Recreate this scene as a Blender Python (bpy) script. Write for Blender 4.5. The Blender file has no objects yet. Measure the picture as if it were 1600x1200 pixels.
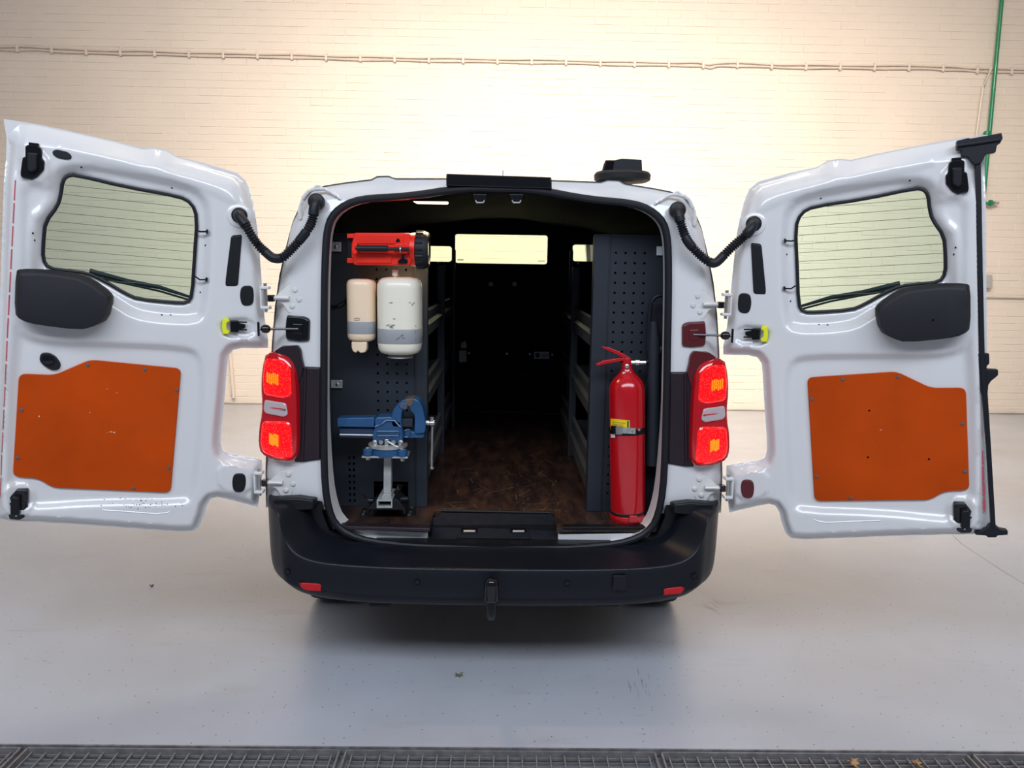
import bpy, bmesh, math, random
from mathutils import Vector, Matrix
from mathutils.geometry import delaunay_2d_cdt
random.seed(7)
V = Vector
PI = math.pi
sc = bpy.context.scene
COL = sc.collection

# ------------------------------------------------------------------ camera
F, HY, VX, ROLL, HC = 1179.5, 420.0, 787.1, 0.0155, 1.66
yv = V((VX-800, 600-HY, -F)).normalized()
xv = V((1, -ROLL, 0)); xv = (xv - yv*xv.dot(yv)).normalized()
zv = xv.cross(yv)
ROT = Matrix((xv, yv, zv))              # camera vector -> world vector
CAM = V((0, 0, HC))
cd = bpy.data.cameras.new('camera'); cam = bpy.data.objects.new('camera', cd); COL.objects.link(cam)
cd.sensor_width = 36.0; cd.lens = F*36/1600; cd.clip_start = 0.05
cam.matrix_world = Matrix.Translation(CAM) @ ROT.to_4x4()
sc.camera = cam

# ------------------------------------------------------------------ light
sc.view_settings.view_transform = 'Standard'; sc.view_settings.look = 'None'
sc.view_settings.gamma = 1.0; sc.view_settings.use_curve_mapping = False
sc.view_settings.exposure = 0.0
w = bpy.data.worlds.new('world'); sc.world = w; w.use_nodes = True
bgn = w.node_tree.nodes['Background']
bgn.inputs[0].default_value = (0.62, 0.78, 1.0, 1); bgn.inputs[1].default_value = 0.14

def area(name, loc, target, sx, sy, power, color):
    l = bpy.data.lights.new(name, 'AREA'); l.shape = 'RECTANGLE'; l.size = sx; l.size_y = sy
    l.energy = power; l.color = color
    o = bpy.data.objects.new(name, l); COL.objects.link(o); o.location = loc
    o.rotation_euler = (V(target)-V(loc)).to_track_quat('-Z', 'Y').to_euler()
    return o
area('daylight_gate', (0.0, -1.4, 4.9), (0, 3.0, 0.3), 9.0, 1.5, 375, (0.79, 0.865, 1.0))
lb_ = area('wall_fill_back', (0.7, 3.2, 5.2), (0.9, 9.0, 1.2), 7.0, 0.5, 250, (1.0, 0.87, 0.73)); lb_.data.spread = math.radians(92)  # unseen fill, aimed and narrowed to pool warm light low on the wall
area('lamp_row_middle', (0.3, 4.2, 5.9), (0.3, 4.0, 0), 7.0, 0.6, 100, (1.0, 0.93, 0.82))

# ------------------------------------------------------------------ pixel <-> place
def ray(px, py):
    return (ROT @ V((px-800, 600-py, -F))).normalized()
def onplane(px, py, p0, n):
    d = ray(px, py); return CAM + d*((p0-CAM).dot(n)/d.dot(n))
def onY(px, py, Y): return onplane(px, py, V((0, Y, 0)), V((0, 1, 0)))
def onZ(px, py, Z): return onplane(px, py, V((0, 0, Z)), V((0, 0, 1)))
XC = -0.025
RN = V((0, 1, -0.036)).normalized()
def onR(px, py, off=0.0):                # raked rear plane of the van, off > 0 towards the camera
    return onplane(px, py, V((0, 2.92-off, 0.8)), RN)
def mirX(p): return V((2*XC-p.x, p.y, p.z))
def mir(pts, s): return [mirX(p) for p in pts] if s > 0 else pts

# ------------------------------------------------------------------ materials
MATS = {}
def mat(name, col, rough=0.5, metal=0.0, coat=0.0, bump=0.0, bscale=40, var=0.0, vscale=3, emis=None, es=0, spec=0.5, stretch=None):
    m = bpy.data.materials.new(name); m.use_nodes = True; MATS[name] = m
    nt = m.node_tree; b = nt.nodes['Principled BSDF']
    b.inputs['Base Color'].default_value = (*col, 1); b.inputs['Roughness'].default_value = rough
    b.inputs['Metallic'].default_value = metal; b.inputs['Coat Weight'].default_value = coat
    b.inputs['Coat Roughness'].default_value = 0.06
    b.inputs['Specular IOR Level'].default_value = spec
    tc = nt.nodes.new('ShaderNodeTexCoord'); mp = nt.nodes.new('ShaderNodeMapping')
    nt.links.new(tc.outputs['Object'], mp.inputs[0])
    if stretch: mp.inputs['Scale'].default_value = stretch
    if True:
        n = nt.nodes.new('ShaderNodeTexNoise'); n.inputs['Scale'].default_value = vscale; n.inputs['Detail'].default_value = 5
        nt.links.new(mp.outputs[0], n.inputs['Vector'])
        r = nt.nodes.new('ShaderNodeMapRange'); v = max(var, 0.015)
        r.inputs['From Min'].default_value = 0.3; r.inputs['From Max'].default_value = 0.7
        r.inputs['To Min'].default_value = 1-v; r.inputs['To Max'].default_value = 1+v
        nt.links.new(n.outputs['Fac'], r.inputs[0])
        mx = nt.nodes.new('ShaderNodeVectorMath'); mx.operation = 'SCALE'
        mx.inputs[0].default_value = col; nt.links.new(r.outputs[0], mx.inputs['Scale'])
        nt.links.new(mx.outputs[0], b.inputs['Base Color'])
    if bump:
        n2 = nt.nodes.new('ShaderNodeTexNoise'); n2.inputs['Scale'].default_value = bscale; n2.inputs['Detail'].default_value = 4
        nt.links.new(mp.outputs[0], n2.inputs['Vector'])
        bp = nt.nodes.new('ShaderNodeBump'); bp.inputs['Strength'].default_value = bump; bp.inputs['Distance'].default_value = 0.004
        nt.links.new(n2.outputs['Fac'], bp.inputs['Height']); nt.links.new(bp.outputs[0], b.inputs['Normal'])
    if emis:
        b.inputs['Emission Color'].default_value = (*emis, 1); b.inputs['Emission Strength'].default_value = es
    return m
white = mat('van_paint', (0.73, 0.715, 0.70), 0.28, coat=0.8)
jamb_w = mat('jamb_paint', (0.70, 0.68, 0.64), 0.4, coat=0.2, var=0.08, vscale=9)
rubber = mat('rubber', (0.010, 0.011, 0.015), 0.45, spec=0.3)
blackp = mat('black_plastic', (0.007, 0.008, 0.010), 0.42, bump=0.1, bscale=300, spec=0.3)
bumperm = mat('bumper_plastic', (0.006, 0.0075, 0.012), 0.36, bump=0.15, bscale=400, spec=0.35)
coverm = mat('cover_plastic', (0.013, 0.014, 0.017), 0.5, bump=0.25, bscale=500, spec=0.3)
glossk = mat('gloss_black', (0.006, 0.006, 0.008), 0.12)
redveil = mat('black_plastic_red_veil', (0.10, 0.010, 0.014), 0.3)  # black plastic with the red tail lamp veil put into its colour
plum = mat('plum_plastic', (0.016, 0.007, 0.012), 0.4)
ply = mat('phenolic_ply', (0.50, 0.058, 0.002), 0.5, spec=0.12, var=0.14, vscale=3.5, bump=0.1, bscale=60)
plyedge = mat('ply_edge', (0.42, 0.36, 0.30), 0.6)
rackm = mat('rack_grey', (0.024, 0.029, 0.038), 0.5, var=0.06, spec=0.3)
rackl = mat('rack_rail_grey', (0.10, 0.10, 0.10), 0.4, metal=0.2, var=0.15)
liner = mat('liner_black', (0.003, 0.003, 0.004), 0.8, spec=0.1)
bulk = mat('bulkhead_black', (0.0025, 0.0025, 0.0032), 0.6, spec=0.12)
steel = mat('steel', (0.55, 0.54, 0.52), 0.35, metal=1.0, var=0.1, vscale=30)
galv = mat('galvanised', (0.50, 0.49, 0.46), 0.5, metal=0.7, var=0.25, vscale=25)
paintst = mat('post_paint', (0.42, 0.43, 0.41), 0.55, metal=0.3, var=0.2, vscale=18)
blue = mat('vise_blue', (0.012, 0.075, 0.19), 0.38, coat=0.3, var=0.18, vscale=14, bump=0.2, bscale=60)
redl = mat('lantern_red', (0.85, 0.022, 0.006), 0.38)
redx = mat('extinguisher_red', (0.52, 0.004, 0.010), 0.2, coat=0.6)
cream = mat('dispenser_cream', (0.92, 0.70, 0.48), 0.35, coat=0.2)
offw = mat('dispenser_white', (0.88, 0.82, 0.66), 0.3, coat=0.3)
greyb = mat('grey_band', (0.33, 0.335, 0.34), 0.4)
yellow = mat('clip_yellow', (0.80, 0.83, 0.02), 0.4)
labely = mat('label_yellow', (0.85, 0.62, 0.01), 0.5)
labelw = mat('label_white', (0.70, 0.72, 0.74), 0.5)
inkd = mat('ink', (0.04, 0.05, 0.07), 0.5)
green = mat('pipe_green', (0.008, 0.24, 0.10), 0.35, coat=0.3)
pipew = mat('pipe_cream', (0.74, 0.64, 0.55), 0.45)
lensred = mat('lens_red', (0.42, 0.004, 0.008), 0.08, coat=1.0, emis=(0.6, 0.0, 0.01), es=0.12)
lensclr = mat('lens_clear', (0.55, 0.45, 0.45), 0.1, coat=1.0)
refl = mat('reflector_red', (0.55, 0.004, 0.010), 0.2, coat=0.2, spec=0.3)
redmark = mat('red_mark', (0.62, 0.06, 0.09), 0.3, coat=1)
grate = mat('grate_steel', (0.32, 0.305, 0.305), 0.5, metal=0.5, var=0.25, vscale=30)
leafm = mat('dry_leaf', (0.50, 0.28, 0.11), 0.8, var=0.2, vscale=30)
leafg = mat('moss_leaf', (0.13, 0.13, 0.06), 0.8, var=0.3, vscale=60)
tyre = mat('tyre', (0.02, 0.02, 0.022), 0.8)
pit = mat('pit_dark', (0.006, 0.006, 0.008), 0.95, spec=0.1)
boxgrey = mat('box_grey', (0.45, 0.43, 0.41), 0.5)
wirem = mat('heater_wire', (0.14, 0.12, 0.08), 0.6)
chipm = mat('chip_ply', (0.75, 0.50, 0.30), 0.7)
chipd = mat('chip_dark', (0.10, 0.10, 0.11), 0.7)

def lit(name, col, bulbcol, s, scale=70):
    m = mat(name, col, 0.1, coat=1.0); nt = m.node_tree; b = nt.nodes['Principled BSDF']
    vo = nt.nodes.new('ShaderNodeTexVoronoi'); vo.inputs['Scale'].default_value = scale
    tc = nt.nodes.new('ShaderNodeTexCoord'); nt.links.new(tc.outputs['Object'], vo.inputs['Vector'])
    rp = nt.nodes.new('ShaderNodeValToRGB'); rp.color_ramp.elements[0].color = (*bulbcol, 1); rp.color_ramp.elements[1].color = (*col, 1)
    rp.color_ramp.elements[0].position = 0.05; rp.color_ramp.elements[1].position = 0.40
    nt.links.new(vo.outputs['Distance'], rp.inputs[0])
    nt.links.new(rp.outputs[0], b.inputs['Emission Color']); b.inputs['Emission Strength'].default_value = s
    return m
litred = lit('lit_red_lens', (0.78, 0.0, 0.004), (1.0, 0.12, 0.03), 0.95, 150)
litbulb = lit('lit_bulb', (1.0, 0.16, 0.0), (1.0, 0.50, 0.05), 1.15, 160)
lampm = mat('cargo_lamp', (0.9, 0.8, 0.7), 0.3, emis=(1.0, 0.80, 0.55), es=2.0)

def glassmat(name, tint, gl=0.06):
    m = bpy.data.materials.new(name); m.use_nodes = True; nt = m.node_tree
    for n in list(nt.nodes): nt.nodes.remove(n)
    out = nt.nodes.new('ShaderNodeOutputMaterial'); t = nt.nodes.new('ShaderNodeBsdfTransparent'); t.inputs[0].default_value = (*tint, 1)
    g = nt.nodes.new('ShaderNodeBsdfGlossy'); g.inputs['Roughness'].default_value = 0.03
    lw = nt.nodes.new('ShaderNodeLayerWeight'); lw.inputs[0].default_value = 0.5
    pw = nt.nodes.new('ShaderNodeMath'); pw.operation = 'POWER'; pw.inputs[1].default_value = 4.0; nt.links.new(lw.outputs['Facing'], pw.inputs[0])
    fr = nt.nodes.new('ShaderNodeMath'); fr.operation = 'MULTIPLY_ADD'; fr.inputs[1].default_value = 0.5; fr.inputs[2].default_value = 0.03; nt.links.new(pw.outputs[0], fr.inputs[0])
    mx = nt.nodes.new('ShaderNodeMixShader')
    nt.links.new(fr.outputs[0], mx.inputs[0]); nt.links.new(t.outputs[0], mx.inputs[1]); nt.links.new(g.outputs[0], mx.inputs[2])
    nt.links.new(mx.outputs[0], out.inputs[0]); return m
glass = glassmat('tinted_glass', (0.80, 0.91, 0.89))
cabglass = glassmat('cab_glass', (0.95, 1.0, 0.93))

# wall paint, floor
wallm = mat('wall_paint', (0.80, 0.705, 0.605), 0.6, bump=0.35, bscale=22, var=0.03, vscale=1.2)
def floor_material():
    m = mat('epoxy_floor', (0.50, 0.475, 0.45), 0.28, coat=0.0); nt = m.node_tree; b = nt.nodes['Principled BSDF']
    L = nt.links.new
    tc = nt.nodes.new('ShaderNodeTexCoord')
    def noise(s, d=6, sx=(1, 1, 1)):
        mp = nt.nodes.new('ShaderNodeMapping'); mp.inputs['Scale'].default_value = sx; L(tc.outputs['Object'], mp.inputs[0])
        n = nt.nodes.new('ShaderNodeTexNoise'); n.inputs['Scale'].default_value = s; n.inputs['Detail'].default_value = d; L(mp.outputs[0], n.inputs['Vector']); return n.outputs['Fac']
    def rmp(a, lo, hi, x, y):
        r = nt.nodes.new('ShaderNodeMapRange'); L(a, r.inputs[0])
        for k, v in zip(('From Min', 'From Max', 'To Min', 'To Max'), (lo, hi, x, y)): r.inputs[k].default_value = v
        return r.outputs[0]
    def mixc(f, a, bcol):
        x = nt.nodes.new('ShaderNodeMix'); x.data_type = 'RGBA'; L(f, x.inputs[0])
        if isinstance(a, tuple): x.inputs[6].default_value = (*a, 1)
        else: L(a, x.inputs[6])
        x.inputs[7].default_value = (*bcol, 1); return x.outputs[2]
    c = mixc(rmp(noise(0.8), 0.35, 0.7, 0, 1), (0.52, 0.545, 0.60), (0.44, 0.44, 0.455))
    # scuffed streaks running along the wall
    c = mixc(rmp(noise(2.2, 8, (1, 4, 1)), 0.62, 0.78, 0, 0.35), c, (0.33, 0.305, 0.28))
    # thin scratches
    c = mixc(rmp(noise(5, 9, (0.6, 5, 1)), 0.70, 0.74, 0, 0.4), c, (0.28, 0.26, 0.24))
    # speckles
    vo = nt.nodes.new('ShaderNodeTexVoronoi'); vo.voronoi_dimensions = '2D'; vo.inputs['Scale'].default_value = 15; vo.inputs['Randomness'].default_value = 1.0; L(tc.outputs['Object'], vo.inputs['Vector'])
    m1 = nt.nodes.new('ShaderNodeMath'); m1.operation = 'MULTIPLY'
    L(rmp(vo.outputs['Distance'], 0.052, 0.034, 0, 0.85), m1.inputs[0])
    sx_ = nt.nodes.new('ShaderNodeSeparateColor'); L(vo.outputs['Color'], sx_.inputs[0]); L(rmp(sx_.outputs[0], 0.45, 0.9, 0, 1), m1.inputs[1])
    c = mixc(m1.outputs[0], c, (0.06, 0.055, 0.06))
    L(c, b.inputs['Base Color'])
    L(rmp(noise(3), 0.3, 0.7, 0.30, 0.42), b.inputs['Roughness'])
    b.inputs['Specular IOR Level'].default_value = 0.6
    return m
floorm = floor_material()
def cargo_floor_material():
    m = mat('worn_ply_floor', (0.03, 0.015, 0.01), 0.35); nt = m.node_tree; b = nt.nodes['Principled BSDF']; L = nt.links.new
    tc = nt.nodes.new('ShaderNodeTexCoord')
    mp = nt.nodes.new('ShaderNodeMapping'); mp.inputs['Scale'].default_value = (5, 1.2, 1); L(tc.outputs['Object'], mp.inputs[0])
    n = nt.nodes.new('ShaderNodeTexNoise'); n.inputs['Scale'].default_value = 3; n.inputs['Detail'].default_value = 9; n.inputs['Roughness'].default_value = 0.7; L(mp.outputs[0], n.inputs['Vector'])
    rp = nt.nodes.new('ShaderNodeValToRGB'); e = rp.color_ramp.elements
    e[0].position = 0.42; e[0].color = (0.022, 0.013, 0.012, 1); e[1].position = 0.80; e[1].color = (0.20, 0.11, 0.055, 1)
    k = e.new(0.62); k.color = (0.07, 0.035, 0.022, 1)
    L(n.outputs['Fac'], rp.inputs[0])
    n2 = nt.nodes.new('ShaderNodeTexNoise'); n2.inputs['Scale'].default_value = 120; n2.inputs['Detail'].default_value = 4; L(tc.outputs['Object'], n2.inputs['Vector'])
    r = nt.nodes.new('ShaderNodeMapRange'); r.inputs['From Min'].default_value = 0.68; r.inputs['From Max'].default_value = 0.74; L(n2.outputs['Fac'], r.inputs[0])
    x = nt.nodes.new('ShaderNodeMix'); x.data_type = 'RGBA'; L(r.outputs[0], x.inputs[0]); L(rp.outputs[0], x.inputs[6]); x.inputs[7].default_value = (0.30, 0.20, 0.13, 1)
    L(x.outputs[2], b.inputs['Base Color']); return m
cargom = cargo_floor_material()

# ------------------------------------------------------------------ builders
class MB:
    def __init__(s): s.v = []; s.f = []
    def add(s, vs, fs):
        k = len(s.v); s.v += [V(p) for p in vs]; s.f += [tuple(i+k for i in f) for f in fs]; return s
    def box(s, c, size, rot=None):
        c = V(c); h = V(size)/2
        vs = [V((x*h.x, y*h.y, z*h.z)) for x in (-1, 1) for y in (-1, 1) for z in (-1, 1)]
        if rot is not None: vs = [rot @ p for p in vs]
        return s.add([c+p for p in vs], [(0, 1, 3, 2), (4, 6, 7, 5), (0, 4, 5, 1), (2, 3, 7, 6), (0, 2, 6, 4), (1, 5, 7, 3)])
    def prism(s, loop, ext, taper=1.0):
        n = len(loop); loop = [V(p) for p in loop]; c = sum(loop, V())/n; ext = V(ext)
        vs = loop + [c+(p-c)*taper+ext for p in loop]
        return s.add(vs, [tuple(range(n)), tuple(range(2*n-1, n-1, -1))] + [(i, (i+1) % n, n+(i+1) % n, n+i) for i in range(n)])
    def loft(s, loops, closed=True, cap=False):
        n = len(loops[0]); vs = [p for l in loops for p in l]; fs = []
        for r in range(len(loops)-1):
            for i in range(n if closed else n-1):
                j = (i+1) % n; fs.append((r*n+i, r*n+j, (r+1)*n+j, (r+1)*n+i))
        if cap: fs += [tuple(range(n-1, -1, -1)), tuple(range((len(loops)-1)*n, len(loops)*n))]
        return s.add(vs, fs)
    def tube(s, pts, r, seg=10, closed=False, cap=True, up=V((0, 0, 1)), ell=1.0):
        pts = [V(p) for p in pts]; n = len(pts); loops = []
        rr = r if isinstance(r, (list, tuple)) else [r]*n
        for i, p in enumerate(pts):
            a = pts[i-1] if (i > 0 or closed) else p; b = pts[(i+1) % n] if (i < n-1 or closed) else p
            t = (b-a).normalized(); u = up if abs(t.dot(up)) < 0.95 else V((0, 1, 0))
            x = t.cross(u).normalized(); y = x.cross(t).normalized()
            loops.append([p + x*math.cos(q*2*PI/seg)*rr[i] + y*math.sin(q*2*PI/seg)*rr[i]*ell for q in range(seg)])
        if closed: loops.append(loops[0])
        return s.loft(loops, cap=cap and not closed)
    def lathe(s, prof, c, axis=V((0, 0, 1)), seg=32):
        axis = V(axis).normalized(); x = axis.orthogonal().normalized(); y = axis.cross(x); c = V(c)
        loops = [[c + axis*h + (x*math.cos(q*2*PI/seg)+y*math.sin(q*2*PI/seg))*max(r, 1e-4) for q in range(seg)] for r, h in prof]
        return s.loft(loops, cap=True)
    def bolt(s, c, axis, r=0.008, h=0.006, seg=6): return s.lathe([(r, 0), (r, h*.8), (r*.8, h)], c, axis, seg)
ORG = {}
def thing(name, label, cat, loc, group=None):
    o = bpy.data.objects.new(name, None); COL.objects.link(o); o.location = loc; ORG[o.name] = V(loc)
    o.empty_display_size = 0.1; o['label'] = label; o['category'] = cat
    if group: o['group'] = group
    return o
def obj(name, mb, m, parent=None, bevel=0, smooth=35, label=None, recalc=True, seg=2, kind=None, mats=None):
    org = ORG[parent.name] if parent else V()
    me = bpy.data.meshes.new(name); me.from_pydata([p-org for p in mb.v], [], mb.f)
    if recalc:
        bm = bmesh.new(); bm.from_mesh(me); bmesh.ops.recalc_face_normals(bm, faces=bm.faces); bm.to_mesh(me); bm.free()
    me.materials.append(m)
    if smooth:
        me.shade_smooth(); me.set_sharp_from_angle(angle=math.radians(smooth))
    o = bpy.data.objects.new(name, me); COL.objects.link(o)
    if parent: o.parent = parent
    ORG[o.name] = org
    if bevel:
        b = o.modifiers.new('bevel', 'BEVEL'); b.width = bevel; b.segments = seg; b.limit_method = 'ANGLE'; b.angle_limit = math.radians(40)
        if smooth: b.harden_normals = False
    if label: o['label'] = label
    if kind: o['kind'] = kind
    return o
def tag(o, label, cat, group=None):
    o['label'] = label; o['category'] = cat
    if group: o['group'] = group
    return o
def smoothloop(pts, it=2, closed=True):          # corner cutting
    for _ in range(it):
        q = []; n = len(pts)
        if not closed: q.append(pts[0])
        for i in range(n if closed else n-1):
            a, b = pts[i], pts[(i+1) % n]
            q += [a*0.75+b*0.25, a*0.25+b*0.75]
        if not closed: q.append(pts[-1])
        pts = q
    return pts
def rounded(pts, r, seg=4):                      # round the corners of a planar loop of Vectors
    out = []; n = len(pts)
    for i in range(n):
        p = pts[i]; a = pts[i-1]-p; b = pts[(i+1) % n]-p; la, lb = a.length, b.length
        k = min(r, la*.45, lb*.45); A = p+a/la*k; B = p+b/lb*k
        for j in range(seg+1):
            t = j/seg; out.append(A*(1-t)**2 + p*2*t*(1-t) + B*t*t)
    return out
def box2(x0, x1, y0, y1): return [(x0, y0), (x1, y0), (x1, y1), (x0, y1)]
def catmull(pts, k=8):
    out = []; n = len(pts)
    for i in range(n-1):
        p0, p1, p2, p3 = pts[max(i-1, 0)], pts[i], pts[i+1], pts[min(i+2, n-1)]
        for j in range(k):
            t = j/k; out.append((p1*2 + (p2-p0)*t + (p0*2-p1*5+p2*4-p3)*t*t + (p1*3-p0-p2*3+p3)*t**3)*0.5)
    out.append(pts[-1]); return out

# ================================================================== THE HALL
def struct(name, mb, m, **k):
    o = obj(name, mb, m, **k); o['kind'] = 'structure'; return o
YW = 9.02
DR = onZ(767, 1168, 0).y                          # far edge of the drain channel
struct('floor', MB().add([(-9, DR, 0), (9, DR, 0), (9, YW+.1, 0), (-9, YW+.1, 0), (-9, DR, -.3), (9, DR, -.3), (9, YW+.1, -.3), (-9, YW+.1, -.3)],
       [(0, 1, 2, 3), (4, 7, 6, 5), (0, 4, 5, 1), (1, 5, 6, 2), (2, 6, 7, 3), (3, 7, 4, 0)]), floorm, smooth=0)
struct('floor_front', MB().box((0, DR-.42-2.5, -.15), (18, 5.0, .30)), floorm, smooth=0).name = 'floor'
wall = struct('wall_back', MB().box((0, YW+.1025, 3.0), (18, .2, 6.4)), wallm, smooth=0)
struct('wall_left', MB().box((-9.1, 5.0, 3.0), (.2, 9.0, 6.4)), wallm, smooth=0)
struct('wall_right', MB().box((9.1, 5.0, 3.0), (.2, 9.0, 6.4)), wallm, smooth=0)
struct('ceiling', MB().box((0, 5.2, 6.3), (18.4, 8.0, .2)), wallm, smooth=0)
# bricks: painted running bond, the nearest to the middle of the picture as single parts
BL, BH, J = 0.28, 0.0845, 0.0042
def brick_mb(c=V((0, 0, 0)), l=BL-J, d=0.0):
    h = (BH-J)/2; b = 0.005; y0 = .008; x = l/2
    vs = [(-x, y0, -h), (x, y0, -h), (x, y0, h), (-x, y0, h), (-x+b, d, -h+b), (x-b, d, -h+b), (x-b, d, h-b), (-x+b, d, h-b)]
    return [V(p)+c for p in vs], [(4, 5, 6, 7), (0, 1, 5, 4), (1, 2, 6, 5), (2, 3, 7, 6), (3, 0, 4, 7)]
bme = bpy.data.meshes.new('brick'); vs, fs = brick_mb(); bme.from_pydata(vs, [], fs); bme.materials.append(wallm)
rest = MB(); cnt = 0
XJ = onY(1214, 140, YW).x                          # movement joint
spots = []
for r in range(64):
    z = BH*(r+.5)
    i0 = -26
    for i in range(i0, 27):
        x = (i + (0.5 if r % 2 else 0) + random.uniform(-.02, .02))*BL
        spots.append((x, z))
def seen(x, z):
    return (-2.6 < x < 2.5 and 2.80 < z < 4.05)
for x, z in spots:
    l = BL-J
    if abs(x-XJ) < l/2+.006:                       # cut at the joint
        xa, xb = x-l/2, x+l/2
        for a, b in ((xa, XJ-.007), (XJ+.007, xb)):
            if b-a > .03:
                vs, fs = brick_mb(V(((a+b)/2, YW-.002, z)), b-a, random.uniform(-.003, .003)); rest.add(vs, fs)
        continue
    if seen(x, z) and cnt < 300:
        o = bpy.data.objects.new('brick', bme); COL.objects.link(o); o.parent = wall
        o.location = (x, YW-.002+random.uniform(-.003, .003), z); o.rotation_euler = (random.uniform(-.008, .008), 0, random.uniform(-.006, .006)); cnt += 1
    else:
        vs, fs = brick_mb(V((x, YW-.002, z)), l, random.uniform(-.003, .003)); rest.add(vs, fs)
ORG['wall_back'] = V()
obj('brick_courses', rest, wallm, wall, smooth=0, kind='stuff')

# cable along the wall with saddles, green pipe, conduits, junction box
def wp(px, py, o=0.02): return onY(px, py, YW-.015-o)
cab = thing('surface_cable', 'twin cream painted cable clipped high along the whole brick wall', 'cable', wp(780, 92))
cpts = [(-400, 60), (-200, 67), (-60, 72), (0, 75), (60, 76), (130, 80), (230, 82), (330, 85), (440, 87), (540, 90), (640, 92), (760, 94), (880, 96), (1000, 99), (1085, 100), (1110, 103), (1135, 100), (1220, 103), (1320, 104), (1440, 105), (1490, 107), (1560, 110), (1680, 112), (1830, 114), (1960, 117)]
base = [wp(*p, .012) for p in cpts]; path = catmull(base, 6)
for k in (-1, 1):
    obj('cable_run', MB().tube([p+V((0, 0, .017*k + .004*math.sin(i*.9+k))) for i, p in enumerate(path)], 0.0105, 6), pipew, cab, label='upper run of the cable pair' if k > 0 else 'lower run of the cable pair')
sad = [(27+53.6*i) for i in range(-6, 35)]
for px in sad:
    py = 76+ (px/1600)*31
    c = wp(px, py, .016)
    # nearest path height
    q = min(path, key=lambda a: abs(a.x-c.x)); c.z = q.z
    obj('cable_saddle', MB().box(c, (.028, .03, .085)), pipew, cab, bevel=.006)
gp = thing('green_air_pipe', 'thin bright green compressed air pipe running down the wall at far right', 'pipe', wp(1540, 316))
gx = wp(1545, 200, .05)
top = wp(1568, -30, .05); top = top+(top-wp(1536, 318, .05))*.45; bot = wp(1536, 318, .05)
obj('pipe', MB().tube([top, bot], .022, 12), green, gp)
obj('outlet_arm', MB().tube([bot, wp(1556, 317, .06)], .016, 10), green, gp)
obj('tap_body', MB().lathe([(.02, -.02), (.035, -.015), (.035, .01), (.02, .02)], wp(1548, 317, .06), (1, 0, 0), 12), green, gp)
obj('coupling', MB().lathe([(.012, 0), (.020, .005), (.020, .03), (.014, .035), (.018, .06)], wp(1552, 317, .06), (1, 0, 0), 10), galv, gp, label='brown metal quick coupling')
obj('pipe_clamp', MB().lathe([(.03, -.02), (.036, -.012), (.036, .012), (.03, .02)], wp(1542, 208, .05), (0, 0, 1), 12), green, gp)
obj('elbow', MB().lathe([(.03, -.03), (.034, 0), (.03, .03)], bot, (0, 0, 1), 12), green, gp)
o = obj('wall_conduit', MB().tube([wp(1550, 106), wp(1546, 112), wp(1536, 137), wp(1525, 215), wp(1500, 420, .02), wp(1478, 600)], .014, 8), pipew); tag(o, 'cream painted conduit dropping beside the green pipe', 'pipe')
o = obj('wall_conduit', MB().tube([wp(353, 480, .03), wp(360, 560, .03), wp(363, 600, .03), wp(365, 622, .03)], .020, 10), pipew); tag(o, 'cream painted pipe at floor level left of the van tail lamp', 'pipe')
jb = thing('junction_box', 'small grey double switch box on the wall right of the open door', 'switch box', wp(1541, 440))
obj('box_body', MB().prism([wp(x, y, .0) for x, y in box2(1534, 1546, 429, 451)], (0, -.06, 0), .95), boxgrey, jb, bevel=.005)
obj('switch_cover', MB().prism([wp(x, y, .061) for x, y in box2(1536, 1545, 441, 450)], (0, -.012, 0), .9), boxgrey, jb, bevel=.003)
o = obj('wall_conduit', MB().tube([wp(1530, 463), wp(1700, 466)], .016, 8), pipew); tag(o, 'horizontal cream conduit under the grey switch box', 'pipe')
# skirting line of mastic where the wall meets the floor
mb = MB(); pts = [V((-6.5+i*.13, YW-.03-random.uniform(0, .008), random.uniform(.0, .008))) for i in range(101)]
mb.tube(pts, .012, 5); struct('trim_1', mb, mat('joint_grey', (.28, .25, .22), .8), smooth=30)

fl = bpy.data.objects['floor']
ck = MB(); cp_ = [onZ(x, y, .0006) for x, y in ((1488, 836), (1503, 850), (1530, 868), (1548, 880), (1570, 894), (1600, 912), (1640, 934))]
for a, b in zip(cp_, cp_[1:]):
    n_ = V(((b-a).y, -(b-a).x, 0)).normalized()*.0016; ck.add([a-n_, a+n_, b+n_, b-n_], [(0, 1, 2, 3)])
obj('floor_crack', ck, mat('crack', (.16, .14, .13), .8), fl, smooth=0)
sk = MB()
for k in range(34):
    if k < 12: x, y, dx, dy = random.uniform(980, 1040), random.uniform(1040, 1080), 4, 22
    elif k < 20: x, y, dx, dy = random.uniform(1090, 1120), random.uniform(930, 950), 35, 18
    elif k < 27: x, y, dx, dy = random.gauss(50, 12), random.gauss(1030, 3), 9, 2
    else: x, y, dx, dy = random.gauss(1450, 40), random.gauss(740, 8), 12, 3
    a = onZ(x, y, .0005); b = onZ(x+dx*random.uniform(.4, 1), y+dy*random.uniform(.4, 1), .0005)
    n_ = V(((b-a).y, -(b-a).x, 0)).normalized()*random.uniform(.0006, .0016); sk.add([a, (a+b)/2+n_, b, (a+b)/2-n_], [(0, 1, 2, 3)])
obj('floor_scratches', sk, mat('scratch_brown', (.30, .27, .25), .7), fl, smooth=0, kind='stuff')
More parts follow.
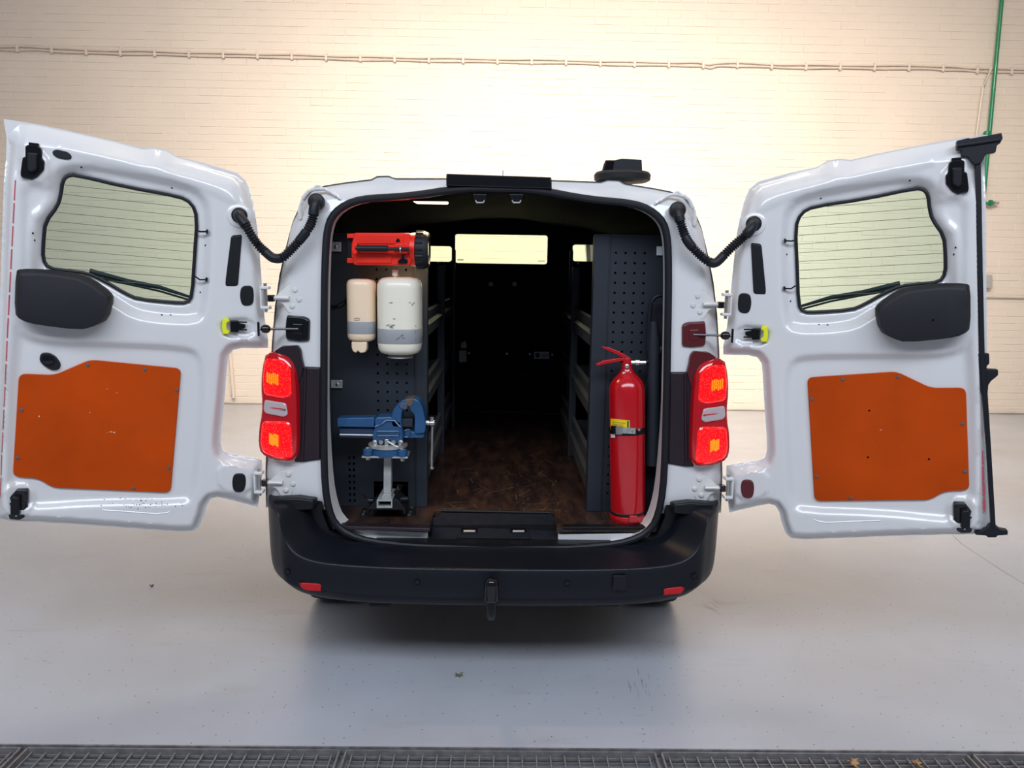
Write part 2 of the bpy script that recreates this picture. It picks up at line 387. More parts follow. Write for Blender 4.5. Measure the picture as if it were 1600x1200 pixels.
# drain with gratings
ch = MB(); W0 = DR; W1 = DR-.42
ch.box((0, (W0+W1)/2, -.26), (18, .42, .04))
struct('trim_2', ch, pit, smooth=0)
xs = [onZ(px, 1170, 0).x for px in (35, 530, 1017, 1508)]
PW = (xs[3]-xs[0])/3
gx0 = xs[0]
nx = 22; ny = 15
hbar = bpy.data.meshes.new('bearing_bar'); m_ = MB().box((0, 0, 0), (PW-.05, .003, .009)); hbar.from_pydata(m_.v, [], m_.f); hbar.materials.append(grate)
cbar = bpy.data.meshes.new('cross_bar'); m_ = MB().box((0, 0, 0), (.0045, .37, .008)); cbar.from_pydata(m_.v, [], m_.f); cbar.materials.append(grate)
glab = ['steel mesh drain grating at the bottom left corner of the picture', 'steel mesh drain grating second from the left', 'steel mesh drain grating in the middle below the tow hitch', 'steel mesh drain grating with two dry leaves on it', 'steel mesh drain grating at the bottom right corner of the picture']
for g in range(5):
    xa = gx0+(g-1)*PW; xb = xa+PW; yc = (W0+W1)/2-.005
    t = thing('drain_grating', glab[g], 'grating', ((xa+xb)/2, yc, -.03), 'gratings along the floor drain')
    fr = MB()
    for a, b in (((xa+.012, W0-.016), (xb-.012, W0-.016)), ((xa+.012, W1+.008), (xb-.012, W1+.008))):
        fr.box(((a[0]+b[0])/2, a[1], -.016), (b[0]-a[0], .005, .028))
    for x in (xa+.012, xb-.012): fr.box((x, yc, -.016), (.007, W0-W1-.03, .028))
    obj('frame', fr, grate, t, smooth=0)
    for k in range(ny):
        o = bpy.data.objects.new('bearing_bar', hbar); COL.objects.link(o); o.parent = t
        o.location = (0, (W0-.034-k*.0245)-yc, .010)
    for k in range(nx):
        o = bpy.data.objects.new('cross_bar', cbar); COL.objects.link(o); o.parent = t
        o.location = (xa+.035+(PW-.07)*k/(nx-1)-(xa+xb)/2, 0, .018)
# angle iron edge of the channel
struct('trim_3', MB().box((0, W0-.003, -.012), (18, .006, .026)), mat('edge_iron', (.32, .31, .32), .5, metal=.6, var=.3, vscale=30), smooth=0)
def leaf(px, py, z, size, m, label, rz):
    c = onZ(px, py, z); pts = []
    n = 16
    for i in range(n):
        a = i*2*PI/n; r = size*(1.0 if i % 2 == 0 else .48)*random.uniform(.7, 1.15)
        pts.append(c+V((math.cos(a+rz)*r, math.sin(a+rz)*r*.8, 0.006+.008*math.cos(2*a))))
    mb = MB().add([c+V((0, 0, .004))]+pts, [(0, i+1, (i+1) % n+1) for i in range(n)])
    mb.v += [p+V((0, 0, .0012)) for p in mb.v[:n+1]]; mb.f += [tuple(reversed([j+n+1 for j in f])) for f in mb.f[:n]]
    mb.f += [(i+1, n+1+i+1, n+1+(i+1) % n+1, (i+1) % n+1) for i in range(n)]
    o = obj('fallen_leaf', mb, m, smooth=0); tag(o, label, 'leaf')
leaf(1331, 1193, .0, .028, leafm, 'larger dry brown leaf on the drain grating, left one of two', .3)
leaf(1431, 1195, .0, .024, leafm, 'smaller dry brown leaf on the drain grating, right one of two', .9)
leaf(717, 1056, .0, .022, leafg, 'small mossy green leaf on the floor behind the tow hitch', .2)
leaf(237, 917, .0, .012, chipd, 'tiny dark crumb on the floor below the left door', .2)

# ================================================================== THE VAN
van = thing('van', 'white panel van seen from behind with both rear doors open', 'van', (XC, 3.2, 0.0))
P = lambda pts, off=0.0: [onR(x, y, off) for x, y in pts]
# ---- rear frame
outL = [(410, 800), (409, 740), (412, 660), (416, 600), (419, 540), (424, 480), (431, 430), (440, 390), (452, 345), (466, 313), (484, 293), (505, 287), (530, 283), (577, 277), (586, 272), (604, 271.5), (615, 275.5), (697, 275.5), (780, 277)]
outer = P(outL); outer = outer + [mirX(p) for p in reversed(outer[:-1])]
opL = [(779, 296), (740, 295), (700, 298), (655, 305), (620, 308.5), (580, 310.5), (553, 315), (532, 326), (519, 340), (513, 358), (510, 385), (508, 450), (507, 600), (507, 700), (509, 760), (515, 795), (524, 817), (545, 834), (580, 845), (640, 851), (700, 853.5), (776, 855.5)]
opn = P(opL); opn[0].x = XC; opn[-1].x = XC
opn = smoothloop(opn, 1, False)
opn = opn + [mirX(p) for p in reversed(opn[1:-1])]
def sd_seg(p, a, b):
    ax, ay = a; bx, by = b; dx, dy = bx-ax, by-ay
    t = max(0, min(1, ((p[0]-ax)*dx+(p[1]-ay)*dy)/(dx*dx+dy*dy+1e-12)))
    return math.hypot(p[0]-ax-t*dx, p[1]-ay-t*dy)
def inside(p, poly):
    c = False; n = len(poly); x, y = p
    for i in range(n):
        x1, y1 = poly[i]; x2, y2 = poly[i-1]
        if (y1 > y) != (y2 > y) and x < (x2-x1)*(y-y1)/(y2-y1)+x1: c = not c
    return c
def sdf(p, poly):                                 # > 0 inside
    d = min(sd_seg(p, poly[i], poly[i-1]) for i in range(len(poly)))
    return d if inside(p, poly) else -d
def ss(x, a, b):
    t = max(0, min(1, (x-a)/(b-a))); return t*t*(3-2*t)
def resample(pts, step):
    out = []; n = len(pts)
    for i in range(n):
        a = V((*pts[i], 0)).to_2d(); b = V((*pts[(i+1) % n], 0)).to_2d(); k = max(1, int((b-a).length/step))
        for j in range(k): out.append(tuple(a+(b-a)*j/k))
    return out
def sheet(outer2, holes2, step, hfun, to3d):
    """relief sheet: triangulated polygon with holes, height from hfun; returns verts, tris, rim loops"""
    co = []; ed = []; loops = []
    for l in [outer2]+holes2:
        l = resample(l, step*1.2); k = len(co); co += l; ed += [(k+i, k+(i+1) % len(l)) for i in range(len(l))]; loops.append((k, len(l)))
    x0 = min(p[0] for p in outer2); x1 = max(p[0] for p in outer2); y0 = min(p[1] for p in outer2); y1 = max(p[1] for p in outer2)
    polys = [co[k:k+n] for k, n in loops]
    ny = int((y1-y0)/step)+1; nx = int((x1-x0)/step)+1
    for i in range(nx):
        for j in range(ny):
            p = (x0+(i+(.5 if j % 2 else 0))*step, y0+j*step*.95)
            if inside(p, outer2) and not any(inside(p, h) for h in holes2):
                if min(min(sd_seg(p, l[q], l[q-1]) for q in range(len(l))) for l in [outer2]+holes2) > step*.45: co.append(p)
    r = delaunay_2d_cdt([V(p) for p in co], ed, [], 0, 1e-6)
    vo, fo = r[0], r[2]
    fs = []
    for f in fo:
        c = sum((vo[i] for i in f), V((0, 0)))/len(f)
        if inside(c, outer2) and not any(inside(c, h) for h in holes2): fs.append(tuple(f))
    vs = [to3d(p[0], p[1], hfun(p)) for p in vo]
    # rims by edge counting
    cntE = {}
    for f in fs:
        for a, b in zip(f, f[1:]+f[:1]): cntE[(min(a, b), max(a, b))] = cntE.get((min(a, b), max(a, b)), 0)+1
    rim = [e for e, c in cntE.items() if c == 1]
    return vs, fs, rim, vo
ey = V((0, .036, 1)).normalized()
RO = V((0, 2.92, .8))
def r2(p): d = p-RO; return (d.x, d.dot(ey))
def r3(x, y, h): return RO + V((x, 0, 0)) + ey*y - RN*h
out2 = [r2(p) for p in outer]; op2 = [r2(p) for p in opn]
def hframe(p):
    d = sdf(p, out2)
    h = -.045*(1-ss(d, 0, .05))
    x = abs(p[0]-XC)
    # stepped D pillar: flat door landing inside, lower gutter outside
    h -= .018*ss(x, .80, .84)*ss(p[1], -.2, -.1)
    h -= .012*ss(p[1], 1.10-.10*ss(x, .5, .9), 1.13-.10*ss(x, .5, .9))
    return h
vs, fs, rim, _ = sheet(out2, [op2], .028, hframe, r3)
mb = MB().add(vs, fs)
obj('rear_frame', mb, white, van, recalc=True, smooth=60)
# ---- body shell lofted forward from the rear outline
def shell_row(Y, sx, zr, nose=None):
    row = []
    for p in outer:
        q = V((XC+(p.x-XC)*sx, Y, p.z))
        k = max(0, min(1, (p.z-1.3)/.7)); q.z = p.z + zr*k
        q.y = Y + .036*(p.z-.8)*(1 if Y < 3.3 else 0)
        row.append(q)
    return row
rows = [[p+RN*.0449 for p in outer], shell_row(3.0, 1.006, .002), shell_row(3.2, 1.012, .012), shell_row(4.2, 1.015, .03), shell_row(5.4, 1.015, .035), shell_row(6.05, 1.0, .02)]
mb = MB().loft(rows, closed=False)
obj('body_shell', mb, white, van, smooth=45)
# side skirts down to the sill, between the wheels
for s in (-1, 1):
    m2 = MB()
    a = outer[0] if s < 0 else mirX(outer[0]); x = XC+s*.945
    m2.box((XC+s*.88, 3.16, .68), (.03, .30, .36)); m2.box((x, 5.0, .50), (.03, 1.9, .62)); m2.box((x, 6.9, .62), (.03, .5, .5))
    obj('side_sill', m2, white, van, bevel=.01, label='left lower body side' if s < 0 else 'right lower body side')
# front end: hood, windscreen frame, nose
zt = 1.97
fr = MB()
for s in (-1, 1):
    fr.tube([V((XC+s*.70, 6.05, zt)), V((XC+s*.86, 6.95, 1.30))], .05, 8)
    fr.prism([V((XC+s*.93, 6.05, .8)), V((XC+s*.93, 7.4, .8)), V((XC+s*.93, 7.2, 1.1)), V((XC+s*.90, 6.9, 1.3)), V((XC+s*.90, 6.05, 1.3))], (-s*.03, 0, 0))
fr.box((XC, 6.03, 1.985), (1.45, .12, .05))
obj('windscreen_frame', fr, white, van)
obj('bonnet', MB().loft([[V((XC+x, 6.9, 1.26)) for x in (-.88, -.4, .4, .88)], [V((XC+x, 7.3, 1.14)) for x in (-.86, -.4, .4, .86)], [V((XC+x, 7.5, .95)) for x in (-.8, -.4, .4, .8)], [V((XC+x, 7.55, .35)) for x in (-.8, -.4, .4, .8)]], closed=False), white, van)
obj('windscreen', MB().prism([V((XC-.66, 6.08, 1.93)), V((XC+.66, 6.08, 1.93)), V((XC+.83, 6.92, 1.28)), V((XC-.83, 6.92, 1.28))], (0, .006, .006)), cabglass, van, smooth=0)
# ---- wheels
for k, (s, Y) in enumerate(((-1, 3.68), (1, 3.68), (-1, 6.75), (1, 6.75))):
    x = XC+s*.80
    wl = obj('wheel', MB().lathe([(.17, -.10), (.30, -.11), (.325, -.09), (.333, -.05), (.333, .05), (.325, .09), (.30, .11), (.17, .10)], (x, Y, .333), (1, 0, 0), 40), tyre, van, label=['left rear wheel', 'right rear wheel', 'left front wheel', 'right front wheel'][k])
    obj('rim', MB().lathe([(.05, -.07), (.17, -.05), (.19, -.10), (.19, .10), (.17, .05), (.05, .07)], (x, Y, .333), (1, 0, 0), 24), steel, wl)
ub = MB().box((XC, 5.1, .45), (1.5, 4.2, .10)); obj('underbody', ub, blackp, van)
obj('axle_beam', MB().tube([V((XC-.72, 3.6, .36)), V((XC+.72, 3.6, .36))], .05, 10), blackp, van)
# under-bumper pieces
for a in ((577, 933, 612, 946), (727, 934, 748, 944), (930, 936, 968, 946)):
    x0, y0, x1, y1 = a; A = onY(x0, y0-10, 3.0); B = onY(x1, y1, 3.0)
    obj('underbody_bracket', MB().box(((A.x+B.x)/2, 3.0, (A.z+B.z)/2), (B.x-A.x, .05, A.z-B.z)), blackp, van, bevel=.01)
# ---- jamb and lining
cx, cz = XC, sum(p.z for p in opn)/len(opn)
def inset(l, s, dy, sz=None):
    return [V((cx+(p.x-cx)*s, p.y+dy, cz+(p.z-cz)*(sz or s))) for p in l]
def jx(p, amt):                                  # jamb leans further in towards the bottom
    k = ss(1.2-p.z, 0, .5)*ss(p.z, .56, .64); return V((p.x-math.copysign(amt*k, p.x-cx) if abs(p.x-cx) > .3 else p.x, p.y, p.z))
J0 = opn; J1 = [jx(p, .008) for p in inset(opn, .998, .03, .998)]; J2 = [jx(p, .014) for p in inset(opn, .998, .08, .992)]
obj('door_jamb', MB().loft([J0, J1, J2]), jamb_w, van, smooth=60)
L0 = [V((p.x, p.y+.002, p.z)) for p in J2]
L1 = [V((cx+(p.x-cx)*1.13, 3.14, cz+(p.z-cz)*(1.05 if p.z > cz else 1.0))) for p in opn]
L2 = [V((p.x, 5.37, p.z)) for p in L1]
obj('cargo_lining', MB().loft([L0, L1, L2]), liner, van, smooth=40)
# bulkhead with three windows
YB = 5.37
def hole_panel(x0, x1, z0, z1, holes, y, th):
    xs_ = sorted({x0, x1, *[h[0] for h in holes], *[h[1] for h in holes]}); zs_ = sorted({z0, z1, *[h[2] for h in holes], *[h[3] for h in holes]})
    idx = {}; mb = MB()
    def vtx(i, j, k):
        if (i, j, k) not in idx: idx[(i, j, k)] = len(mb.v); mb.v.append(V((xs_[i], y+(th if k else 0), zs_[j])))
        return idx[(i, j, k)]
    nx_, nz_ = len(xs_)-1, len(zs_)-1
    import bisect
    hs = set()
    for h in holes:
        i0 = bisect.bisect_left(xs_, h[0]); i1 = bisect.bisect_left(xs_, h[1]); j0 = bisect.bisect_left(zs_, h[2]); j1 = bisect.bisect_left(zs_, h[3])
        for i in range(i0, i1):
            for j in range(j0, j1): hs.add((i, j))
    solid = lambda i, j: 0 <= i < nx_ and 0 <= j < nz_ and (i, j) not in hs
    for i in range(nx_):
        for j in range(nz_):
            if not solid(i, j): continue
            mb.f.append((vtx(i, j, 0), vtx(i+1, j, 0), vtx(i+1, j+1, 0), vtx(i, j+1, 0)))
            mb.f.append((vtx(i, j, 1), vtx(i, j+1, 1), vtx(i+1, j+1, 1), vtx(i+1, j, 1)))
            if not solid(i-1, j): mb.f.append((vtx(i, j, 0), vtx(i, j+1, 0), vtx(i, j+1, 1), vtx(i, j, 1)))
            if not solid(i+1, j): mb.f.append((vtx(i+1, j, 0), vtx(i+1, j, 1), vtx(i+1, j+1, 1), vtx(i+1, j+1, 0)))
            if not solid(i, j-1): mb.f.append((vtx(i, j, 0), vtx(i, j, 1), vtx(i+1, j, 1), vtx(i+1, j, 0)))
            if not solid(i, j+1): mb.f.append((vtx(i, j+1, 0), vtx(i+1, j+1, 0), vtx(i+1, j+1, 1), vtx(i, j+1, 1)))
    return mb
def by(px, py, Y=YB): return onY(px, py, Y)
a, b = by(711, 365.5), by(855, 413); wm = (a.x, b.x, b.z, a.z)
a, b = by(650, 384), by(706, 409); wl_ = (a.x, b.x, b.z, a.z)
a, b = by(895, 382), by(955, 409); wr_ = (a.x, b.x, b.z, a.z)
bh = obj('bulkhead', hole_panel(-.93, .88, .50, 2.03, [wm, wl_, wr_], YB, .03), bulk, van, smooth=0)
for h, nm in ((wm, 'middle bulkhead window'), (wl_, 'left bulkhead window'), (wr_, 'right bulkhead window')):
    obj('window_pane', MB().box(((h[0]+h[1])/2, YB+.015, (h[2]+h[3])/2), (h[1]-h[0], .005, h[3]-h[2])), cabglass, bh, smooth=0, label=nm)
    q = [V((h[0]-.006, YB-.002, h[2]-.006)), V((h[1]+.006, YB-.002, h[2]-.006)), V((h[1]+.006, YB-.002, h[3]+.006)), V((h[0]-.006, YB-.002, h[3]+.006))]
    obj('window_seal', MB().tube(rounded(q, .03, 4), .007, 6, closed=True), rubber, bh)
mk = MB()
for k in range(5): p = by(715.5+2*k, 406, YB-.004); mk.box(p, (.006, .001, .010))
for k in range(8): p = by(841+1.4*k, 408, YB-.004); mk.box(p, (.004, .001, .006+.003*(k % 2)))
obj('glass_marking', mk, inkd, bh, smooth=0)
for px, py in ((767, 444), (804, 444)):
    obj('bolt_ring', MB().lathe([(.008, 0), (.016, 0), (.016, -.006), (.008, -.006)], by(px, py, YB), (0, 1, 0), 16), boxgrey, bh)
for px, py in ((732.5, 551.5), (792, 552.5), (828, 553), (863, 554)):
    obj('bolt', MB().bolt(by(px, py, YB-.03), (0, -1, 0), .010, .006), steel, bh)
obj('lower_pressing', MB().prism([by(x, y, YB) for x, y in box2(709, 888, 548, 650)], (0, -.03, 0), .99), bulk, bh, bevel=.01)
lb = obj('sticker', MB().prism([by(x, y, YB-.031) for x, y in box2(834.3, 858, 549.5, 561)], (0, -.001, 0)), labelw, bh, smooth=0, label='pale warning sticker with a round symbol')
mk = MB().lathe([(.013, 0), (.018, 0), (.018, -.001), (.013, -.001)], by(840, 555, YB-.0325), (0, 1, 0), 20); mk.box(by(840, 555, YB-.033), (.011, .001, .011))
for k in range(5): mk.box(by(847+2*k, 554.5, YB-.033), (.007, .001, .006))
for k in range(2): mk.box(by(849+3*k, 557.5, YB-.033), (.009, .001, .004))
obj('sticker_print', mk, inkd, bh, smooth=0)
obj('scuff_edge', MB().tube([by(735, 592, YB-.035), by(885, 593, YB-.035)], .006, 6), rackm, bh)
obj('scuff_edge', MB().tube([by(720, 643, YB-.035), by(884, 647, YB-.035)], .006, 6), rackm, bh)
sf = MB()
for k in range(70):
    if k < 45: px, py = random.gauss(835, 26), random.gauss(586, 4)
    else: px, py = random.gauss(748, 16), random.gauss(638, 5)
    p = by(px, py, YB-.0335); a_, b_ = random.uniform(.004, .030), random.uniform(.0008, .003)
    sf.add([p+V((-a_, 0, 0)), p+V((0, 0, -b_)), p+V((a_, 0, 0)), p+V((0, 0, b_))], [(0, 1, 2, 3)])
obj('scuff_marks', sf, mat('bulk_scuff', (.05, .05, .05), .7), bh, smooth=0, kind='stuff')
lt = obj('latch_bracket', MB().prism([by(x, y, YB-.03) for x, y in ((717.5, 547), (729, 547), (729, 565.5), (717.5, 565.5))], (0, -.02, 0)), labelw, bh, bevel=.002, label='pale latch bracket')
obj('latch_hook', MB().prism([by(x, y, YB-.03) for x, y in ((720, 544), (720, 537), (726, 532), (729, 536), (729, 544))], (0, -.015, 0)), labelw, bh, bevel=.002, label='pale latch hook')
# load floor
ZF = .63
fpts = [V((XC-.80, 2.985, ZF)), V((XC-.20, 2.985, ZF)), V((XC-.20, 3.11, ZF)), V((XC+.235, 3.11, ZF)), V((XC+.235, 2.985, ZF)), V((XC+.74, 2.985, ZF)), V((XC+.86, 3.2, ZF)), V((XC+.86, 5.34, ZF)), V((XC-.86, 5.34, ZF)), V((XC-.86, 3.1, ZF))]
fpts[0] = onZ(519, 817, ZF); fpts[1] = onZ(672, 822, ZF); fpts[2].x = fpts[1].x; fpts[4] = onZ(870, 824, ZF); fpts[3].x = fpts[4].x; fpts[5] = onZ(1026, 824, ZF)
cf = obj('load_floor', MB().prism(fpts, (0, 0, -.02)), cargom, van, smooth=0)
obj('edge_strip', MB().prism([p+V((0, -.006, .003)) for p in (onZ(880, 824, ZF), onZ(1016, 824, ZF), onZ(1014, 819, ZF), onZ(880, 819, ZF))], (0, 0, -.010)), blackp, cf, bevel=.002)
obj('edge_strip', MB().prism([p+V((0, -.006, .003)) for p in (onZ(520, 822, ZF), onZ(672, 826, ZF), onZ(672, 820, ZF), onZ(522, 816, ZF))], (0, 0, -.014)), mat('edge_brown', (.022, .014, .018), .3), cf, bevel=.002)
# scratches worn in the ply
sc_ = MB()
for k in range(60):
    x = XC+random.uniform(-.22, .3); y = 3.14+random.random()**2*1.2; a = random.uniform(-.6, .6)
    if random.random() < .4: a += 1.2
    l = random.uniform(.01, .06)
    d = V((math.sin(a), math.cos(a), 0))*l; n = V((d.y, -d.x, 0)).normalized()*.0011
    c = V((x, y, ZF+.0006)); sc_.add([c-d-n, c-d+n, c+d+n, c+d-n], [(0, 1, 2, 3)])
obj('scratches', sc_, mat('scratch', (.20, .125, .08), .6), cf, smooth=0, kind='stuff')
# sill: white strips, centre step plate
def sillprism(pts, Y, d, m, nm, **k): return obj(nm, MB().prism([onY(x, y, Y) for x, y in pts], (0, d, 0)), m, van, **k)
sillprism([(526, 826), (668, 832), (668, 848), (560, 845), (535, 836)], 2.945, .03, white, 'sill_strip', bevel=.003, label='left white painted sill')
sillprism([(872, 835), (1018, 833), (1010, 840), (980, 846), (872, 850)], 2.945, .03, white, 'sill_strip', bevel=.003, label='right white painted sill')
sillprism([(514, 820), (1036, 825), (1010, 850), (780, 856), (560, 848)], 2.99, .03, blackp, 'sill_base')
a = [onZ(690, 800, ZF+.004), onZ(860, 803, ZF+.004), onZ(872, 811, ZF+.002), onY(873, 848, 2.93), onY(672, 845, 2.93), onZ(676, 808, ZF+.002)]
platem = mat('step_plastic', (0.010, 0.012, 0.018), 0.6, spec=0.12, bump=0.1, bscale=200, var=.2, vscale=30)
st = obj('step_plate', MB().prism(a, (0, .01, -.03)), platem, van, bevel=.006)
obj('plate_lip', MB().tube([a[0]+V((0, 0, .006)), a[1]+V((0, 0, .006))], .006, 8), blackp, st)
nn = (a[1]-a[0]).cross(a[4]-a[0]).normalized(); nn = nn if nn.z > 0 else -nn
def onplate(px, py, h=0): return onplane(px, py, a[0]+nn*h, (a[1]-a[0]).cross(a[4]-a[0]).normalized())
obj('raised_pad', MB().prism([onplate(x, y) for x, y in ((716, 822), (826, 823), (830, 843), (712, 842))], nn*.006, .97), platem, st, bevel=.003)
for px in (733.5, 810):
    obj('striker_slot', MB().prism(rounded([onplate(x, y, .007) for x, y in box2(px-13, px+13, 824, 834)], .012), nn*.004), glossk, st, bevel=.001)
    obj('striker_bar', MB().tube([onplate(px-9, 830, .013), onplate(px+9, 830, .013)], .005, 8), steel, st)
# ---- seal around the opening
sp = [p-RN*.012 for p in opn]
obj('door_seal', MB().tube(sp, .0145, 10, closed=True, up=RN), rubber, van, label='black rubber door seal')
# ---- top: brake lamp block, strikers, cargo lamp
obj('brake_light', MB().prism(P([(697, 273), (862, 278.5), (862.5, 297), (697, 292)], .004), -RN*.03, .985), glossk, van, bevel=.004)
obj('roof_aerial', MB().tube([onY(786, 275, 3.05), onY(786, 266, 3.05)], .0015, 6), rubber, van)
for px, k in ((750, 0), (807, 1)):
    t = obj('door_striker', MB().prism(P([(px-12, 303), (px+12, 303.5), (px+10, 311), (px+7, 315.5), (px-7, 315), (px-11, 310)], .004), -RN*.02, .9), glossk, van, bevel=.003)
    obj('striker_loop', MB().tube(P([(px-7, 313), (px-5, 316.5), (px+5, 316.5), (px+7, 313)], .028), .003, 6), steel, t)
obj('cargo_lamp', MB().prism([onY(x, y, 3.06) for x, y in ((645, 314.5), (700, 315), (698, 318), (650, 317))], (0, .05, 0)), lampm, van, bevel=.002, label='lit warm cargo lamp under the roof edge')
lamp_l = area('cargo_lamp_glow', (XC-.30, 3.14, 1.885), (XC-.30, 3.05, 1.0), .14, .03, 2.6, (1.0, 0.72, 0.42)); lamp_l.data.spread = math.radians(120)
# ---- roof vent
RV = onY(972, 281, 3.22)
vt = obj('roof_vent', MB().lathe([(.105, -.008), (.115, -.002), (.117, .018), (.110, .028), (.04, .030)], RV+V((0, 0, .0)), (0, 0, 1), 40), coverm, van, label='black rotating roof vent')
hp = [onY(x, y, 3.17) for x, y in ((941, 268), (946, 250), (961, 250), (972, 247.5), (1003, 249.5), (1004, 272), (942, 270))]
obj('vent_cowl', MB().prism(hp, (0, .10, 0), .9), coverm, vt, bevel=.005)
obj('vent_mouth', MB().prism([onY(x, y, 3.168) for x, y in ((944, 267), (948, 252), (960, 252), (957, 268))], (0, .003, 0)), pit, vt)
# ---- sealant beads on the pillar tops, hinges, check straps, lamps: left traced, right mirrored
def both(f):
    for s in (-1, 1): f(s)
def lab(s, t): return ('left ' if s < 0 else 'right ')+t
def pillar(s):
    S = lambda pts, off: mir(P(pts, off), s)
    for pts, r in (([(469, 342), (468, 330), (473, 312), (481, 300), (490, 296), (497, 290)], .007), ([(490, 296), (505, 295), (518, 301), (531, 309)], .007), ([(497, 290), (510, 297), (525, 303), (533, 312)], .004)):
        q = catmull(S(pts, -.008), 7); q = [p+V((random.uniform(-1, 1), 0, random.uniform(-1, 1)))*.0015 for p in q]
        obj('sealant_bead', MB().tube(q, r, 8), white, van, label=lab(s, 'pillar sealant bead'))
    # pressed pillar ridges
    obj('pillar_ridge', MB().tube(catmull(S([(478, 330), (474, 360), (463, 400), (452, 440), (447, 475)], -.022), 6), .007, 8), white, van)
    for k, (dx, dy) in enumerate(((0, 0), (-10, 288))):
        hp = [(434, 460), (444, 452), (450, 446), (468, 446), (470, 456), (477, 469), (468, 480), (464, 490), (452, 489), (444, 475), (434, 471)]
        hp = [(x+dx, y+dy) for x, y in hp]
        hg = obj('hinge', MB().prism(rounded(S(hp, -.014), .010, 3), -RN*.013), jamb_w, van, bevel=.002, label=lab(s, 'upper hinge' if k == 0 else 'lower hinge'))
        for bx, by_ in ((461, 453), (468, 468), (457, 478)):
            obj('hinge_bolt', MB().lathe([(.010, 0), (.010, .004), (.006, .007)], S([(bx+dx, by_+dy)], -.001)[0], -RN, 14), jamb_w, hg)
        arm = S([(452+dx, 466+dy), (436+dx, 465+dy), (427+dx, 466+dy)], .004)
        obj('hinge_arm', MB().tube(arm, [.013, .016, .014], 10, ell=.6), jamb_w, hg)
        c = S([(424+dx, 466+dy)], .012)[0]
        obj('hinge_pin_block', MB().box(c, (.022, .03, .026)), glossk, hg, bevel=.003)
        c = S([(415+dx, 465+dy)], .02)[0]
        br = MB()
        for z in (-.038, .038): br.box(c+V((0, 0, z)), (.035, .035, .012))
        br.box(c+V((-s*-.015, 0, 0)), (.008, .03, .07)); br.box(c+V((s*.013, 0, 0)), (.006, .02, .05))
        obj('hinge_bracket', br, white, hg, bevel=.004)
        obj('hinge_pin', MB().tube([c+V((0, 0, -.055)), c+V((0, 0, .055))], .007, 10), steel, hg)
    # check strap
    cm = glossk if s < 0 else redveil  # right side carries the red lamp veil as base colour
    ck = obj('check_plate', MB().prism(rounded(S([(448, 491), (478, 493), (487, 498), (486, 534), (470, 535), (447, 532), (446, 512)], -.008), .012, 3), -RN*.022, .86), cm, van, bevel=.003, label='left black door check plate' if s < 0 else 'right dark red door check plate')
    cp = S([(466, 514)], .016)[0]
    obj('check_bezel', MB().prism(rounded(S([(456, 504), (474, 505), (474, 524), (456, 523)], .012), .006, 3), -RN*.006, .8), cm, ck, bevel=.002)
    e = S([(404, 514)], .045)[0]; e2 = S([(415, 514)], .04)[0]
    obj('check_rod', MB().tube([cp, e], .0045, 8), glossk, ck)
    dr = (e-cp).normalized()
    obj('check_stop', MB().lathe([(.006, -.018), (.014, -.012), (.017, 0), (.014, .012), (.007, .017)], e2, dr, 16), glossk, ck)
    obj('check_tee', MB().box(e, (.008, .012, .055)), glossk, ck, bevel=.003)
    for zz in ((451, 497), (482, 502), (452, 528), (481, 530)):
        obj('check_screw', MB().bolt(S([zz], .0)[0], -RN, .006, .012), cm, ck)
    # lamp mount and inner dark panel
    obj('lamp_mount', MB().prism(rounded(S([(430, 548), (442, 540), (468, 538), (473, 545), (475, 560), (478, 572), (470, 600), (455, 560)], -.012), .008, 3), -RN*.03, .95), plum if s < 0 else redveil, van, bevel=.004)
    obj('lamp_trim', MB().prism(S([(455, 560), (478, 571), (503, 572), (503, 718), (476, 722), (462, 722)], -.012), -RN*.022, .97), plum, van, bevel=.004, label=lab(s, 'dark plastic panel inside the tail lamp'))
    obj('lamp_trim_ridge', MB().tube(S([(477, 575), (475, 640), (472, 720)], .010), .007, 8), plum, van)
    tl = [(418, 549), (446, 553), (459, 563), (467, 582), (469, 620), (470, 700), (465, 716), (452, 720), (425, 716), (409, 708), (405, 694), (406, 668), (410, 648), (411, 628), (409, 604), (411, 574)]
    tl = smoothloop([p for p in S(tl, .0)], 1)
    body = MB().prism(tl, V((0, .06, 0))); n = len(tl)
    def bulge(p, o): return p - RN*(o*(1-.75*ss(abs(p.x-XC), .80, .93)))
    c = sum(tl, V())/n
    rings = [[p+V((0, .07, 0)) for p in tl], [bulge(p, .03) for p in tl], [bulge(c+(p-c)*.95, .042) for p in tl], [bulge(c+(p-c)*.80, .046) for p in tl]]
    lamp = obj('tail_lamp', MB().loft(rings, cap=True), lensred, van, smooth=50, label=lab(s, 'tail lamp'))
    def cell(pts, r, h, m, nm, taper=.9, **k):
        q = rounded([bulge(p, .046) for p in S(pts, 0)], r, 5)
        return obj(nm, MB().prism(q, -RN*h, taper), m, lamp, bevel=.003, **k)
    cell([(416, 559), (447, 560), (459, 572), (461, 617), (445, 620), (414, 616), (412, 590)], .02, .007, litred, 'lit_cell', label='lit upper red cell')
    cell([(411, 657), (459, 655), (463, 712), (440, 714), (412, 706), (408, 690)], .02, .007, litred, 'lit_cell', label='lit lower red cell')
    cell([(415, 623), (453, 627), (456, 645), (450, 649), (417, 645), (413, 640)], .012, .007, lensclr, 'clear_cell', label='clear reversing lens')
    q = S([(418, 635), (452, 637)], 0); obj('filament_bar', MB().tube([bulge(p, .054) for p in q], .003, 6), lensred, lamp)
